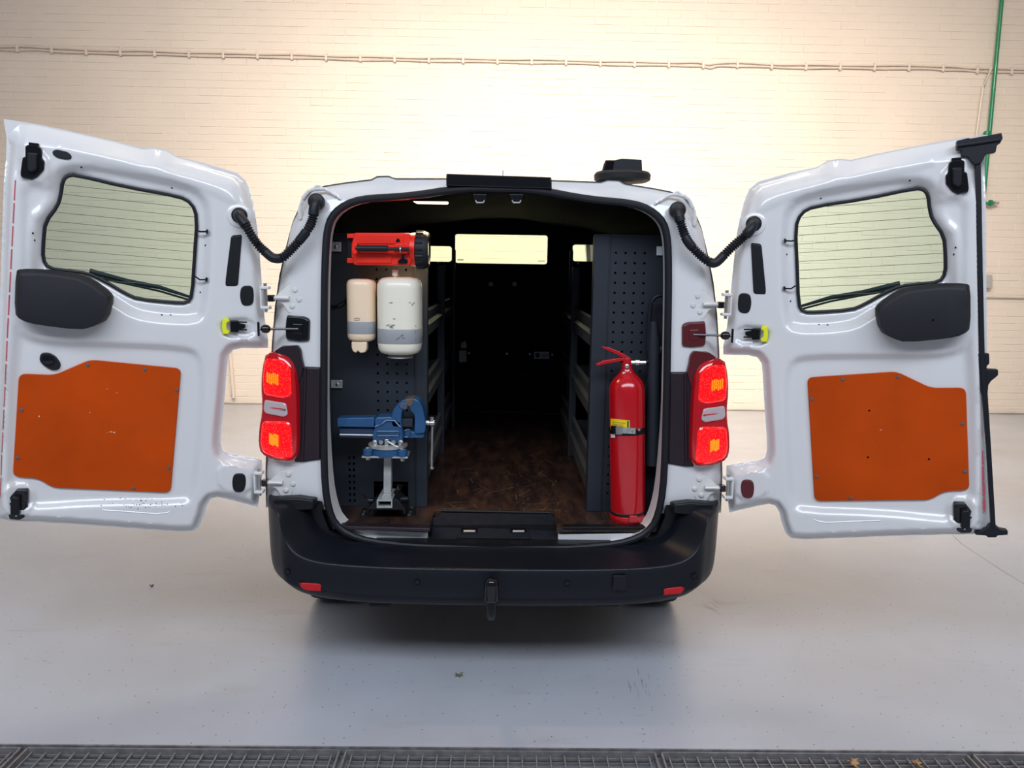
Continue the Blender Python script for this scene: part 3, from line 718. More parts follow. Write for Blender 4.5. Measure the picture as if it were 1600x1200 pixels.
    for (x0, x1, y0, y1) in ((420, 441, 580, 597), (424, 440, 674, 692)):
        for j in range(6):
            u0 = x0+(x1-x0)*j/6; dd = (0, 2, 4, 1, 3, 5)[j]
            cell([(u0, y0+dd*.6), (u0+2.6, y0+dd*.6), (u0+2.6, y1+dd*.7), (u0, y1+dd*.7)], .001, .010, litbulb, 'bulb_glow')
    # pressed recess under the lamp
    obj('pillar_pressing', MB().prism(rounded(S([(478, 728), (500, 728), (500, 750), (482, 750)], -.01), .008, 3), -RN*.006, .9), white, van, bevel=.003)
    obj('pillar_pressing', MB().prism(rounded(S([(482, 548), (502, 548), (502, 570), (485, 570)], -.01), .008, 3), -RN*.006, .9), white, van, bevel=.003)
both(pillar)
# ---- bumper
HW = [(0, 2.715, .536, .372, .555, 2.875, 0), (.2, 2.716, .536, .372, .555, 2.875, .2), (.4, 2.72, .537, .374, .557, 2.875, .39), (.58, 2.73, .541, .378, .562, 2.875, .56), (.69, 2.742, .549, .384, .572, 2.875, .645),
      (.755, 2.752, .572, .388, .59, 2.875, .685), (.79, 2.76, .61, .392, .63, 2.875, .715), (.808, 2.768, .66, .396, .68, 2.88, .735), (.818, 2.775, .71, .40, .72, 2.885, .75), (.832, 2.79, .737, .402, .742, 2.89, .765),
      (.862, 2.82, .742, .406, .748, 2.90, .80), (.893, 2.875, .743, .412, .748, 2.95, .85), (.915, 2.96, .742, .418, .746, 3.0, .885), (.928, 3.08, .738, .42, .74, 3.1, .90), (.935, 3.25, .735, .40, .736, 3.25, .91), (.935, 3.32, .73, .40, .73, 3.32, .91)]
def bump_col(d, s):
    x, Y, zc, zb, zi, Yi, xi = d; w_ = .045*(1-ss(x, .5, .9)); X = XC+s*x
    def q(xx, y, z): return V((XC+s*xx, y, z))
    tuck = .10*ss(x, .55, .93)                    # lower edge tucks in at the corners
    return [q(max(x-tuck*.9, 0), Y+.16, zb+.02), q(max(x-tuck*.8, 0), Y+.03+tuck*.3, zb-.002), q(max(x-tuck*.5, 0), Y+.012+tuck*.15, zb+.018), q(max(x-tuck*.2, 0), Y+.004+tuck*.05, zb+.05),
            q(x, Y+.010, zb+.058), q(x, Y+.004, zc-.035), q(x, Y, zc-.008), q(x, Y+.006, zc), q(x+(xi-x)*.12, Y+(Yi-Y)*.12, zc+(zi-zc)*.05), q(x+(xi-x)*.6, Y+(Yi-Y)*.6, zc+(zi-zc)*.55), q(xi, Yi, zi), q(xi, Yi+.03, zi+.01)]
cols = [bump_col(d, -1) for d in reversed(HW)] + [bump_col(d, 1) for d in HW[1:]]
bp = obj('bumper', MB().loft(cols, closed=False), bumperm, van, recalc=True, smooth=50, label='black plastic rear bumper')
ssf = bp.modifiers.new('sub', 'SUBSURF'); ssf.levels = 1; ssf.render_levels = 2
def onB(px, py, Yb=2.74): return onY(px, py, Yb)
for pts, k in (([(469, 908), (508, 909), (516, 915), (514, 922), (478, 920), (470, 914)], 'left red reflector'), ([(1023, 918), (1064, 914), (1069, 917), (1064, 925), (1028, 928), (1022, 925)], 'right red reflector')):
    q = rounded([onB(x, y, 2.765) for x, y in pts], .01, 3)
    f_ = obj('reflector_frame', MB().prism([p+(p-sum(q, V())/len(q))*.12 for p in q], (0, -.012, 0), .97), glossk, bp)
    obj('reflector', MB().prism([p+V((0, -.006, 0)) for p in q], (0, -.012, 0), .93), refl, bp, bevel=.002, label=k)
for px, py, Y in ((652, 909, 2.722), (886, 911, 2.722), (1085, 900, 2.76), (449, 893, 2.765)):
    obj('parking_sensor', MB().lathe([(.001, -.004), (.009, -.004), (.0095, .0), (.011, .0), (.012, -.002), (.012, .01)], onB(px, py, Y), (0, 1, 0), 20), bumperm, bp)
q = [onB(x, y, 2.718) for x, y in box2(958, 979, 899, 922)]
obj('towing_eye_cover', MB().prism(rounded(q, .004, 3), (0, -.003, 0), .98), bumperm, bp, bevel=.001)
for s in (-1, 1):
    pts = [(430, 774), (470, 772), (497, 776), (497, 792), (470, 794), (432, 788)]
    q = mir(P(pts, .01), s)
    obj('bumper_end_cap', MB().prism(q, -RN*.05, .92), blackp, bp, bevel=.006, label=lab(s, 'black cap on the bumper end'))
    q = mir(P([(497, 770), (503, 760), (503, 800), (515, 830), (560, 852), (640, 864), (500, 850), (480, 815), (474, 792)], -.005), s)
    obj('bumper_filler', MB().prism(q, RN*.03), blackp, bp)
obj('sill_filler', MB().box((XC, 2.92, .555), (1.36, .06, .035)), blackp, bp)
# number plate free tow bar
HB = onY(768, 905, 2.62)
tb = obj('tow_bar', MB().tube(catmull([V((HB.x, 2.62, HB.z-.03)), V((HB.x, 2.62, HB.z-.10)), V((HB.x, 2.66, HB.z-.16)), V((HB.x, 2.76, HB.z-.185)), V((HB.x, 2.95, HB.z-.18))], 6), .018, 14), blackp, van, label='black tow bar')
obj('ball_cover', MB().lathe([(.024, -.082), (.0275, -.078), (.0275, -.02), (.025, -.006), (.017, .004), (.004, .008)], HB, (0, 0, 1), 28), glossk, tb, label='shiny black tow ball cap')

# ================================================================== REAR DOORS
TILT, RAKE, XH = .063, .0359, .9358
def dframe(s, a):
    d = V((-s*TILT, RAKE, 1)).normalized(); e1 = V((s, 0, 0)); e1 = (e1-d*e1.dot(d)).normalized()
    e2 = d.cross(e1); e2 = -e2 if e2.y > 0 else e2
    u = e1*math.cos(a)+e2*math.sin(a); n = u.cross(d); n = -n if n.y > 0 else n
    return V((XC+s*XH, 2.92, .8)), u, d, n
FRL = dframe(-1, .3581); FRR = dframe(1, .3987)
def uv(px, py, h=0.0, fr=FRL):                    # traced point on the left door -> door coordinates
    O, u, d, n = fr; p = onplane(px, py, O+n*h, n)-O
    return (p.dot(u), p.dot(d))
def U(pts, h=0.0): return [uv(x, y, h) for x, y in pts]
def chaikin2(pts, it=2):
    for _ in range(it):
        q = []; n = len(pts)
        for i in range(n):
            a_, b_ = pts[i], pts[(i+1) % n]
            q += [(a_[0]*.75+b_[0]*.25, a_[1]*.75+b_[1]*.25), (a_[0]*.25+b_[0]*.75, a_[1]*.25+b_[1]*.75)]
        pts = q
    return pts
door_out = U([(3, 184), (60, 193), (120, 206), (180, 219.5), (222, 230.5), (240, 229), (260, 233), (275, 243), (320, 254), (350, 263), (370, 269), (384, 281), (392, 300), (398, 330), (402, 355), (406, 400), (409, 440), (411, 470), (414, 500), (419, 530), (419, 544), (400, 544.5), (378, 544), (364, 547), (357, 556), (355, 572), (351, 620), (346, 670), (345, 694), (348, 705), (360, 710), (385, 714), (409, 719), (410, 740), (403, 793), (385, 788), (358, 781), (340, 777), (330, 779), (323, 789), (319, 805), (312, 822), (303, 830), (280, 831), (210, 826), (120, 819.5), (0, 813), (-9, 812), (-8, 700), (-5, 600), (-1, 480), (4, 330), (7, 240), (8, 215)], -.03)
win = chaikin2(U([(105, 275), (118, 273.5), (200, 293), (280, 307), (300, 318), (308, 340), (304, 400), (300, 462), (293, 473), (270, 472.5), (215, 467), (195, 458), (165, 440), (138, 427), (105, 423), (76, 419), (67, 405), (68, 375), (71, 347), (90, 322), (95, 305), (98, 283)], -.03), 1)
gl = U([(105, 278), (118, 276.5), (200, 295.5), (280, 310), (297, 321), (304, 340), (301, 400), (297, 462), (290, 470), (270, 469), (215, 464), (196, 455), (165, 437), (138, 424), (105, 420), (78, 416), (71, 403), (71.5, 375), (75, 349), (93, 324), (98.5, 305), (101, 285)], -.03)
R1 = chaikin2(U([(86, 258), (125, 250), (200, 264), (290, 283), (322, 300), (334, 330), (333, 400), (326, 492), (308, 508), (250, 506), (205, 498), (178, 480), (110, 440), (45, 440), (40, 420), (42, 350), (64, 325), (72, 285)]), 1)
R1b = chaikin2(U([(30, 286), (70, 286), (84, 296), (76, 320), (50, 345), (46, 440), (33, 440), (32, 340)]), 1)
R3 = chaikin2(U([(22, 500), (42, 520), (78, 529), (176, 532), (285, 537), (312, 546), (323, 570), (323, 620), (318, 700), (308, 783), (286, 793), (160, 793), (60, 800), (2, 802), (8, 600), (14, 530)]), 1)
HB1 = U([(352, 300), (388, 295), (404, 380), (404, 530), (350, 535), (340, 700), (345, 775), (328, 700), (338, 400)])
RT = chaikin2(U([(85, 222), (180, 240), (300, 275), (352, 292), (372, 310), (378, 330), (362, 318), (300, 290), (180, 258), (90, 240)]), 1)
LMU = chaikin2(U([(30, 232), (75, 238), (77, 286), (33, 284)]), 1)      # latch pad upper
LML = chaikin2(U([(4, 757), (50, 757), (53, 803), (2, 803)]), 1)
CKP = chaikin2(U([(338, 497), (400, 494), (404, 530), (345, 530)]), 1)
ARM = chaikin2(U([(335, 722), (392, 724), (394, 775), (340, 768)]), 1)
def hdoor(p):
    d = sdf(p, door_out)
    lin = lambda x, a, b: max(0, min(1, (x-a)/(b-a)))
    h = -.034*(1-lin(d, .008, .032))
    top = ss(p[1], 1.05, 1.18)
    h -= .020*(1-lin(d, .034, .066))*top
    h -= .032*ss(sdf(p, R1), -.004, .040)
    h -= .016*ss(sdf(p, R1b), -.006, .03)
    h -= .024*ss(sdf(p, R3), -.004, .040)
    h += .006*ss(sdf(p, RT), -.004, .010)
    h += .010*ss(sdf(p, LMU), -.005, .005) + .010*ss(sdf(p, LML), -.005, .005)
    h -= .014*ss(sdf(p, CKP), -.002, .016)
    h += .010*ss(sdf(p, ARM), -.004, .012)
    dw = -sdf(p, win)
    h -= .012*(1-ss(dw, .0, .012))
    return h
SH = sheet(door_out, [win], .0095, hdoor, lambda x, y, h: (x, y, h))
HZ = -.023
plyL = U([(30, 583.5), (85.5, 585.6), (141, 561.6), (283.4, 575.4), (267, 769.4), (82.5, 761.3), (60, 747), (20.4, 744)], HZ)
plyL = [(p[0], p[1]) for p in plyL]
def round2(pts, r, seg=4): return [(p.x, p.y) for p in rounded([V((a_, b_, 0)) for a_, b_ in pts], r, seg)]
def door(s):
    O, u, d, n = FRL if s < 0 else FRR
    T = lambda x, y, h=0.0: O+u*x+d*y+n*h
    D = obj('rear_door', MB(), white, van, smooth=0) if False else None
    vs, fs, rim, vo = SH
    mb = MB()
    front = [T(*p) for p in vs]; k = len(front)
    back = [T(p[0], p[1], -.050) for p in vs]
    mb.v = front+back; mb.f = list(fs)+[tuple(i+k for i in reversed(f)) for f in fs]+[(a_, b_, b_+k, a_+k) for a_, b_ in rim]
    D = obj('rear_door', mb, white, van, smooth=50, label='left rear door, open' if s < 0 else 'right rear door, open')
    LP = lambda pts, h=0.0: [T(*uv(x, y, h), h) for x, y in pts]          # traced on left door, also used for right
    O3 = lambda q, h: [T(x, y, h) for x, y in q]
    # glass, rubber, heater wires
    obj('window_glass', MB().prism(O3(win, -.040), n*.004), glass, D, smooth=0)
    wv = [T(x, y, -.030) for x, y in win]
    obj('window_rubber', MB().tube(wv, .0062, 8, closed=True, up=n), rubber, D)
    hw = MB(); g2 = gl
    for i in range(12):
        yl = uv(80, 283+11.3*i, -.034)[1]; 
        x0 = None; xs2 = []
        y0 = 1.115-.0325*i
        m_ = len(g2)
        for j in range(m_):
            (ax, ay), (bx, by2) = g2[j], g2[(j+1) % m_]
            if (ay > y0) != (by2 > y0): xs2.append(ax+(y0-ay)*(bx-ax)/(by2-ay))
        if len(xs2) >= 2: hw.tube([T(min(xs2), y0, -.035), T(max(xs2), y0, -.035)], .0009, 4)
    obj('heater_wires', hw, wirem, D, smooth=0)
    # wiper outside the glass
    if True:
        wp_ = [(140, 424), (200, 440), (250, 449), (297, 464)]
        wpr = obj('wiper', MB().tube([T(*uv(x, y, -.07), -.07) for x, y in wp_], [.011, .010, .008, .005], 8, up=n, ell=.8), rubber, D)
        obj('wiper_blade', MB().tube([T(*uv(x, y, -.06), -.06) for x, y in ((150, 434), (200, 444), (250, 455), (297, 469))], .004, 6, up=n), rubber, D)
    # ply panel and screws
    q = round2(plyL, .022)
    hz = HZ
    obj('ply_panel', MB().prism(O3(q, hz), n*.009, .995), ply, D, bevel=.0015, label='orange brown plywood panel')
    scr = [(34.5, 640), (28.5, 714.5), (138, 570), (226.5, 576.5), (276, 609), (264, 730), (209, 762)]
    for x, y in scr: obj('screw', MB().bolt(T(*uv(x, y, hz), hz+.008), n, .0065, .004, 8), chipd, D)
    if s > 0:
        for x, y in ((1358, 641), (1356, 713.5), (1451, 716.5)):
            a_, b_ = uv(x, y, hz, FRR); obj('screw_hole', MB().bolt(T(a_, b_, hz+.0092), n, .004, .0006, 8), pit, D)
        marks = [(1376, 671, .005, .0015)]
    else: marks = [(174, 674, .006, .002), (179, 675, .004, .003), (168, 675, .002, .001), (62, 650, .0025, .004), (141, 644, .002, .002), (168, 607, .004, .001), (183, 613, .002, .002)]
    for x, y, a_, b_ in marks:
        uu = uv(x, y, hz, FRL if s < 0 else FRR)
        obj('chip_mark', MB().prism([T(uu[0]+i*a_, uu[1]+j*b_, hz+.0091) for i, j in ((-1, -.4), (.3, -1), (1, .3), (-.2, 1))], n*.0004), chipm, D, smooth=0)
    # handle cover
    cv = [(30, 424), (37, 420), (75, 420.5), (126, 428), (146, 436), (172, 455), (178.5, 466), (171, 498), (152, 508), (132, 513.5), (62, 505), (36, 498), (28, 488)]
    q0 = LP(cv, .0); c = sum(q0, V())/len(q0)
    q1 = [p+n*.05 for p in q0]; q2 = [c+(p-c)*.93+n*.068-d*.008 for p in q0]; q3 = [c+(p-c)*.86+n*.070-d*.010 for p in q0]
    q0b = [p-n*.015 for p in q0]
    cvr = obj('handle_cover', MB().loft([smoothloop(l, 1) for l in (q0b, q1, q2, q3)], cap=True), coverm, D, smooth=40, label='black plastic cover box')
    if s > 0: obj('cover_screw_mark', MB().bolt(T(*uv(88, 478), .07), n, .004, .002), pit, D)
    # latches
    up = [(36.5, 247), (41, 246), (41, 228), (47, 226), (61, 228), (67, 232), (68, 248), (72, 253), (71, 267), (61, 278), (52, 283), (34, 279), (33, 272)]
    l1 = obj('upper_latch', MB().prism(rounded(LP(up, -.002), .006, 3), n*.02, .95), glossk, D, bevel=.003)
    obj('latch_body', MB().prism(rounded(LP([(43, 238), (60, 239), (60, 267), (50, 272), (43, 268)], .018), .006, 3), n*.018, .85), blackp, D, bevel=.003)
    obj('latch_tongue', MB().prism(LP([(46, 223), (62, 225), (62, 230), (46, 228)], .0), n*.014), glossk, D, bevel=.002)
    lo = [(28, 762), (45, 762), (46.5, 766), (45.5, 790), (41, 794), (40.5, 807), (33, 811), (17, 810), (15, 806), (15, 792), (11, 788), (12, 779)]
    obj('lower_latch', MB().prism(rounded(LP(lo, -.016), .005, 3), n*.02, .95), glossk, D, bevel=.003)
    obj('latch_body', MB().prism(rounded(LP([(22, 773), (33, 774), (33, 803), (18, 803), (18, 784)], .004), .005, 3), n*.024, .9), blackp, D, bevel=.003)
    for x, y in ((16, 787), (42, 769), (42, 789)): obj('latch_rivet', MB().bolt(T(*uv(x, y), .003), n, .005, .004, 8), blackp, D)
    obj('latch_glint', MB().bolt(T(*uv(27, 804), .006), n, .004, .012), steel, D)
    # black plugs
    def plug(pts, m, nm, r=.012, h=.004):
        h0 = hdoor(uv(sum(p[0] for p in pts)/len(pts), sum(p[1] for p in pts)/len(pts)))
        q = rounded(LP(pts, h0-.002), r, 5); return obj(nm, MB().prism(q, n*(.004+h), .93), m, D, bevel=.002)
    if s < 0: plug([(82, 236), (88, 233.5), (106, 237), (113, 243), (112, 249), (104, 250), (88, 246.5), (82, 241)], rubber, 'rubber_plug')
    plug([(361, 367), (378, 366), (378, 372), (372, 448), (352, 448), (352, 440)], blackp, 'long_plug')
    plug([(377, 446), (395, 446), (397, 460), (396, 477), (378, 479), (374, 462)], blackp, 'oval_plug', .025)
    plug([(365, 739), (383, 739), (385, 754), (381, 769), (365, 769), (362, 754)], blackp if s < 0 else redveil, 'oval_plug', .025)
    if s < 0: plug([(64, 551), (76, 550), (88, 556), (96, 568), (94, 577), (82, 579), (68, 571), (61, 562)], rubber, 'round_plug', .012, .008)
    if s < 0: obj('plug_bung', MB().lathe([(.018, 0), (.018, .006), (.012, .008)], T(*uv(74, 562), -.012), n, 16), glossk, D)
    # bump stop with yellow clip
    bs = obj('check_catch', MB().prism(rounded(LP([(359, 500), (372, 500), (374, 504), (384, 506), (384, 512), (373, 516), (372, 520), (359, 519)], -.012), .004, 3), n*.02, .9), glossk, D, bevel=.002)
    for yy in (503, 515): obj('catch_prong', MB().tube(LP([(370, yy), (386, yy+.5)], .003), .003, 6), glossk, D)
    obj('yellow_clip', MB().prism(LP([(348, 497), (357, 497), (359, 501), (354, 504), (354, 514), (359, 517), (357, 522), (348, 522), (346.5, 510)], -.006), n*.02, .95), yellow, D, bevel=.002, label='bright yellow clip')
    # glass clips
    for x, y in ((315, 361), (314, 436)):
        obj('window_clip', MB().tube(LP([(x-9, y-1 if y < 400 else y-4), (x-2, y+1), (x+9, y+1)], -.006), .0035, 6), glossk, D)
        obj('clip_head', MB().lathe([(.009, -.003), (.009, .003), (.004, .006)], LP([(x+9, y+1)], -.004)[0], u, 10), glossk, D)
    # holes and chips
    for x, y in ((126, 260), (268, 292), (50, 364), (52, 375), (321, 383), (313, 457), (252, 493), (266, 493)):
        obj('small_hole', MB().bolt(T(*uv(x, y), hdoor(uv(x, y))+.0005), n, .0035, .0008, 8), pit, D)
    if s < 0:
        cm_ = MB()
        for k_ in range(60):
            x = random.gauss(220, 26); y = 788+random.gauss(0, 3.5)
            uu = uv(x, y); r_ = random.uniform(.0008, .0026); hh = hdoor(uu)
            cm_.add([T(uu[0]+r_*math.cos(j), uu[1]+r_*math.sin(j), hh+.0012) for j in (0, 1.3, 2.5, 3.9, 5.1)], [(0, 1, 2, 3, 4)])
        obj('paint_chips', cm_, chipd, D, smooth=0, kind='stuff')
    # pressed line under the panel
    obj('pressed_line', MB().tube([T(*uv(x, y), hdoor(uv(x, y))-.001) for x, y in ((160, 797), (200, 799.5), (245, 803), (262, 801), (285, 786))], .003, 6), white, D)
    # conduit boot base
    bc = T(*uv(374, 337), 0)
    obj('boot_ring', MB().lathe([(.046, -.006), (.044, .004), (.034, .009), (.026, .008)], bc, n, 24), white, D)
    # red reflective marks near the free edge
    if s < 0:
        for i in range(14):
            y0 = 283+i*35.5
            xx = lambda y: 27.5-(y-283)*.052
            o_ = obj('red_marker', MB().prism([T(*uv(x, y, -.03), hdoor(uv(x, y, -.03))+.001) for x, y in ((xx(y0)-1.0, y0), (xx(y0)+.8, y0), (xx(y0+31)+.8, y0+31), (xx(y0+31)-1.0, y0+31))], n*.001), redmark, D, smooth=0)
    else:
        for x0, y0, x1, y1 in ((1517.5, 311, 1518.5, 335), (1518, 338, 1519, 362), (1518.5, 364, 1519.5, 388), (1527, 500, 1527.5, 540), (1530, 640, 1532, 660), (1532, 662, 1533.5, 682), (1534, 704, 1535, 726), (1535, 728, 1536, 750), (1536.5, 752, 1537.5, 774), (1537.5, 778, 1538, 799)):
            pts = ((x0-1.6, y0), (x0+1.6, y0), (x1+1.6, y1), (x1-1.6, y1))
            obj('red_marker', MB().prism([T(*uv(x, y, -.02, FRR), -.02) for x, y in pts], n*.003), redmark, D, smooth=0)
        # overlapping edge: black gasket with its end pieces
        G = lambda pts, h: [T(*uv(x, y, h, FRR), h) for x, y in pts]
        obj('edge_gasket', MB().prism(G([(1522, 250), (1531, 250), (1534, 420), (1537, 550), (1542, 620), (1547, 700), (1554, 818), (1547, 822), (1540, 700), (1534, 620), (1528, 550), (1525, 420)], -.02), n*.022), rubber, D, bevel=.003, label='black rubber edge gasket')
        obj('edge_flange', MB().prism(G([(1515, 250), (1525, 250), (1528, 520), (1534, 640), (1548, 822), (1538, 825), (1529, 640), (1521, 520)], -.045), n*.01), white, D, bevel=.002)
        obj('gasket_end', MB().prism(G([(1493, 222), (1512, 217.5), (1513, 219), (1562, 210), (1564, 218), (1560, 226), (1555, 229), (1553, 240), (1538, 243), (1531, 256), (1522, 259), (1515, 254), (1510, 247), (1500, 247), (1500, 236), (1493, 235)], -.02), n*.03), rubber, D, bevel=.003, label='wide black gasket end at the top corner')
        obj('gasket_lip', MB().tube(G([(1495, 228), (1525, 224), (1563, 218)], .012), .006, 8), rubber, D)
        obj('gasket_block', MB().prism(G([(1526, 551), (1543, 551), (1543.5, 567), (1539, 571), (1539, 575), (1557, 576), (1557, 585), (1546, 594), (1542, 600), (1541, 612), (1530, 612), (1528, 580)], -.03), n*.03), rubber, D, bevel=.003)
        obj('gasket_end', MB().prism(G([(1521, 829), (1529, 826), (1540, 822), (1544, 816), (1552, 816), (1560, 823), (1572, 825), (1572, 832), (1556, 833), (1554, 836), (1541, 836), (1538, 833), (1522, 832)], -.03), n*.03), rubber, D, bevel=.003, label='flared black gasket end at the bottom corner')
    # wiring conduit between pillar and door
    dp = [T(*uv(x, y, h), h) for x, y, h in ((374, 336, .0), (374, 338, .03), (384, 352, .05), (392, 366, .055))]
    if s < 0: mids = [(403, 382), (415, 394), (427, 403), (440, 403), (451, 394), (466, 378), (480, 360)]
    else: mids = [(1160, 372), (1146, 384), (1132, 398), (1119, 410), (1108, 409), (1091, 396), (1074, 376)]
    if s > 0: dp = [T(*uv(1176, 352, h, FRR), h) for h in (0, .025)] + [T(*uv(x, y, h, FRR), h) for x, y, h in ((1170, 362, .04),)]
    mm = [onR(x, y, .06) for x, y in mids]
    ends = [onR(x, y, h) for x, y, h in ([(488, 344, .045), (491, 325, .04), (494, 315, .025), (495, 315, -.02)] if s < 0 else [(1066, 356, .045), (1061, 338, .04), (1059, 328, .025), (1058, 327, -.02)])]
    path = catmull(dp+mm+ends, 14)
    L_ = [0]
    for a_, b_ in zip(path, path[1:]): L_.append(L_[-1]+(b_-a_).length)
    rr = []
    tot = L_[-1]
    for l in L_:
        f = l/tot
        if f < .12: r_ = .021
        elif f > .80: r_ = .021
        elif .12 <= f < .32 or .44 < f < .58 or .66 < f < .80: r_ = .0165+.003*math.sin(l/.0085*2*PI)
        else: r_ = .0175
        rr.append(r_)
    # finer sampling so the ribs read
    fine = []; fr_ = []
    for i in range(len(path)-1):
        for j in range(3):
            t = j/3; p = path[i].lerp(path[i+1], t); l = L_[i]+(L_[i+1]-L_[i])*t; f = l/tot
            if f < .13 or f > .82: r_ = .020
            elif f < .34 or .46 < f < .62 or .70 < f: r_ = .0160+.0028*math.sin(l/.010*2*PI)
            else: r_ = .0180
            fine.append(p); fr_.append(r_)
    obj('cable_conduit', MB().tube(fine, fr_, 12), rubber, D, smooth=60, label='ribbed black wiring conduit')
    e = ends[-2]; obj('grommet', MB().lathe([(.030, -.02), (.032, .0), (.028, .01), (.020, .014)], e, -RN, 24), rubber, D)
    obj('grommet', MB().lathe([(.030, -.006), (.032, .004), (.026, .014), (.020, .018)], bc, n, 24), rubber, D)
both(door)

# ================================================================== RACKS
def rack(s):
    if s < 0:
        Y0 = 3.17; xi0, xi1 = onY(668, 700, Y0).x, onY(650, 700, Y0).x; xo = onY(515, 600, Y0).x; zt = onY(600, 366, Y0).z
        lab_ = 'dark grey steel shelving rack along the left side, dispensers on its end panel'
    else:
        Y0 = 3.14; xi0, xi1 = onY(922, 600, Y0).x, onY(945, 600, Y0).x; xo = onY(1047, 600, Y0).x; zt = onY(985, 368, Y0).z
        lab_ = 'dark grey perforated shelving rack along the right side behind the extinguisher'
    t = thing('shelving_rack', lab_, 'shelf rack', ((xi0+xo)/2, Y0+.8, ZF))
    q = .0045
    if s < 0:
        holes = []
        for i, px in enumerate((590.5, 605.5, 620.5, 635.5)):
            for j in range(24):
                c = V((onY(px, 600, Y0).x, Y0, onY(612, 641, Y0).z+.0395*(j-4))); 
                if ZF+.24 < c.z < zt-.12: holes.append((c.x-q, c.x+q, c.z-q, c.z+q))
        for px in (546.5, 553.5):
            for j in range(8):
                c = V((onY(px, 750, Y0).x, Y0, onY(550, 715+9.6*j, Y0).z)); holes.append((c.x-q, c.x+q, c.z-q*1.3, c.z+q*1.3))
        a_, b_ = onY(584, 752, Y0), onY(638, 786, Y0); cut = (a_.x, b_.x, b_.z, a_.z)
        holes = [h for h in holes if not (cut[0]-.01 < h[0] and h[1] < cut[1]+.01 and h[2] < cut[3]+.01)]
        holes.append(cut)
        pm = hole_panel(xo, xi1, ZF+.001, zt, holes, Y0, .0015)
        obj('end_panel', pm, rackm, t, smooth=0)
    else:
        holes = []
        zc = onY(962, 395, Y0).z; p0 = onY(962.5, 395, Y0).x; p1 = onY(1007.5, 396, Y0).x
        for i in range(4):
            for j in range(26):
                z_ = zc-.0408*j; x_ = p0+(p1-p0)*i/3
                if z_ > ZF+.03: holes.append((x_-q, x_+q, z_-q, z_+q))
        pm = hole_panel(xi1, xo, ZF+.001, zt, holes, Y0, .0015)
        obj('end_panel', pm, rackm, t, smooth=0)
    # folded front post
    cx_ = (xi0+xi1)/2; wd = abs(xi1-xi0)
    obj('post', MB().box((cx_, Y0-.002, (ZF+zt)/2), (wd, .008, zt-ZF)), rackm, t, bevel=.003, label='front post')
    obj('post_return', MB().box((xi0+s*.003, Y0+.03, (ZF+zt)/2), (.004, .06, zt-ZF)), rackm, t, bevel=.001)
    obj('post_fold', MB().box((xi1, Y0-.006, (ZF+zt)/2), (.004, .004, zt-ZF)), rackm, t, bevel=.001)
    obj('top_cap', MB().box(((xi0+xo)/2, Y0+.01, zt), (abs(xo-xi0), .04, .006)), rackm, t, bevel=.002)
    Y1 = 4.12; Y2 = 4.85
    zt2 = zt-.02
    zm = onY(700, 414, Y1).z
    obj('post', MB().box((xi0+s*.02, Y1, (ZF+zm)/2), (.04, .03, zm-ZF)), rackm, t, bevel=.003, label='middle post')
    xr_ = onY(709 if s < 0 else 890, 500, Y2).x
    obj('post', MB().box((xr_, Y2, (ZF+zt2)/2), (.022, .03, zt2-ZF)), rackm, t, bevel=.003, label='rear post')
    # side ladder against the body with slotted holes
    obj('back_panel', MB().box((xo-s*.01 if s < 0 else xo+.01, (Y0+Y2)/2, (ZF+zt2)/2), (.004, Y2-Y0, zt2-ZF)), liner, t)
    if s < 0: lv = [(490, 534), (599, 646), (710, 768)]; ex = 671
    else: lv = [(502, 550), (611, 661), (720, 784)]; ex = 919
    for k, (ya, yb) in enumerate(lv):
        za, zb = onY(ex, ya, Y0).z, onY(ex, yb, Y0).z
        nm = ('upper', 'middle', 'lower')[k]
        xr = xi0+s*.012
        # rail: angled lip, upper edge folded inward
        rl = MB()
        prof = [(xr+s*.035, zb), (xr, zb+.012), (xr-s*.004, (za+zb)/2), (xr+s*.012, (za+zb)/2+.012), (xr+s*.004, za), (xr+s*.022, za+.004)]
        rl.loft([[V((x, Y0+.02, z)) for x, z in prof], [V((x, Y2, z)) for x, z in prof]], closed=False)
        obj('shelf_rail', rl, rackl, t, label=nm+' shelf rail', smooth=30)
        obj('shelf_tray', MB().box(((xr+xo)/2, (Y0+Y2)/2+.02, zb+.012), (abs(xo-xr)-.03, Y2-Y0-.06, .006)), rackm, t, label=nm+' shelf tray')
        for Yd in (Y1,): obj('shelf_divider', MB().box(((xr+xo)/2, Yd, (za+zb)/2), (abs(xo-xr)-.03, .004, abs(za-zb)*.8)), rackm, t)
    if s < 0: obj('rack_cable', MB().tube(catmull([onY(x, y, Y0-.012) for x, y in ((514, 478), (522, 479), (532, 476), (540, 470), (548, 455))], 5), .005, 8), glossk, t)
    # perforated strip on the middle post
    for j in range(5):
        z_ = zt-.10-.045*j; obj('post_bolt', MB().bolt(V((xi0+s*.10, Y2-.02, z_)), (0, -1, 0), .007, .004), steel, t)
    # fixing brackets to the body pillar
    br = [(515, 378, 533, 393), (517, 594, 535, 606.5)] if s < 0 else [(1026, 385, 1041, 399)]
    for x0, y0, x1, y1 in br:
        b_ = obj('fixing_bracket', MB().prism([onY(x, y, Y0-.012) for x, y in box2(x0, x1, y0, y1)], (0, .004, 0)), galv if s < 0 else labelw, t, bevel=.001, label='galvanised fixing bracket' if s < 0 else 'pale fixing bracket')
        if s < 0: obj('bracket_screw', MB().bolt(onY((x0+x1)/2+1, (y0+y1)/2, Y0-.014), (0, -1, 0), .007, .004), steel, b_)
    if s > 0:
        obj('fixing_bracket', MB().prism([onY(x, y, Y0-.03) for x, y in ((1022, 541), (1034, 542), (1032, 552), (1026, 556), (1022, 551))], (0, .004, 0)), galv, t, bevel=.001, label='curved galvanised bracket')
both(rack)

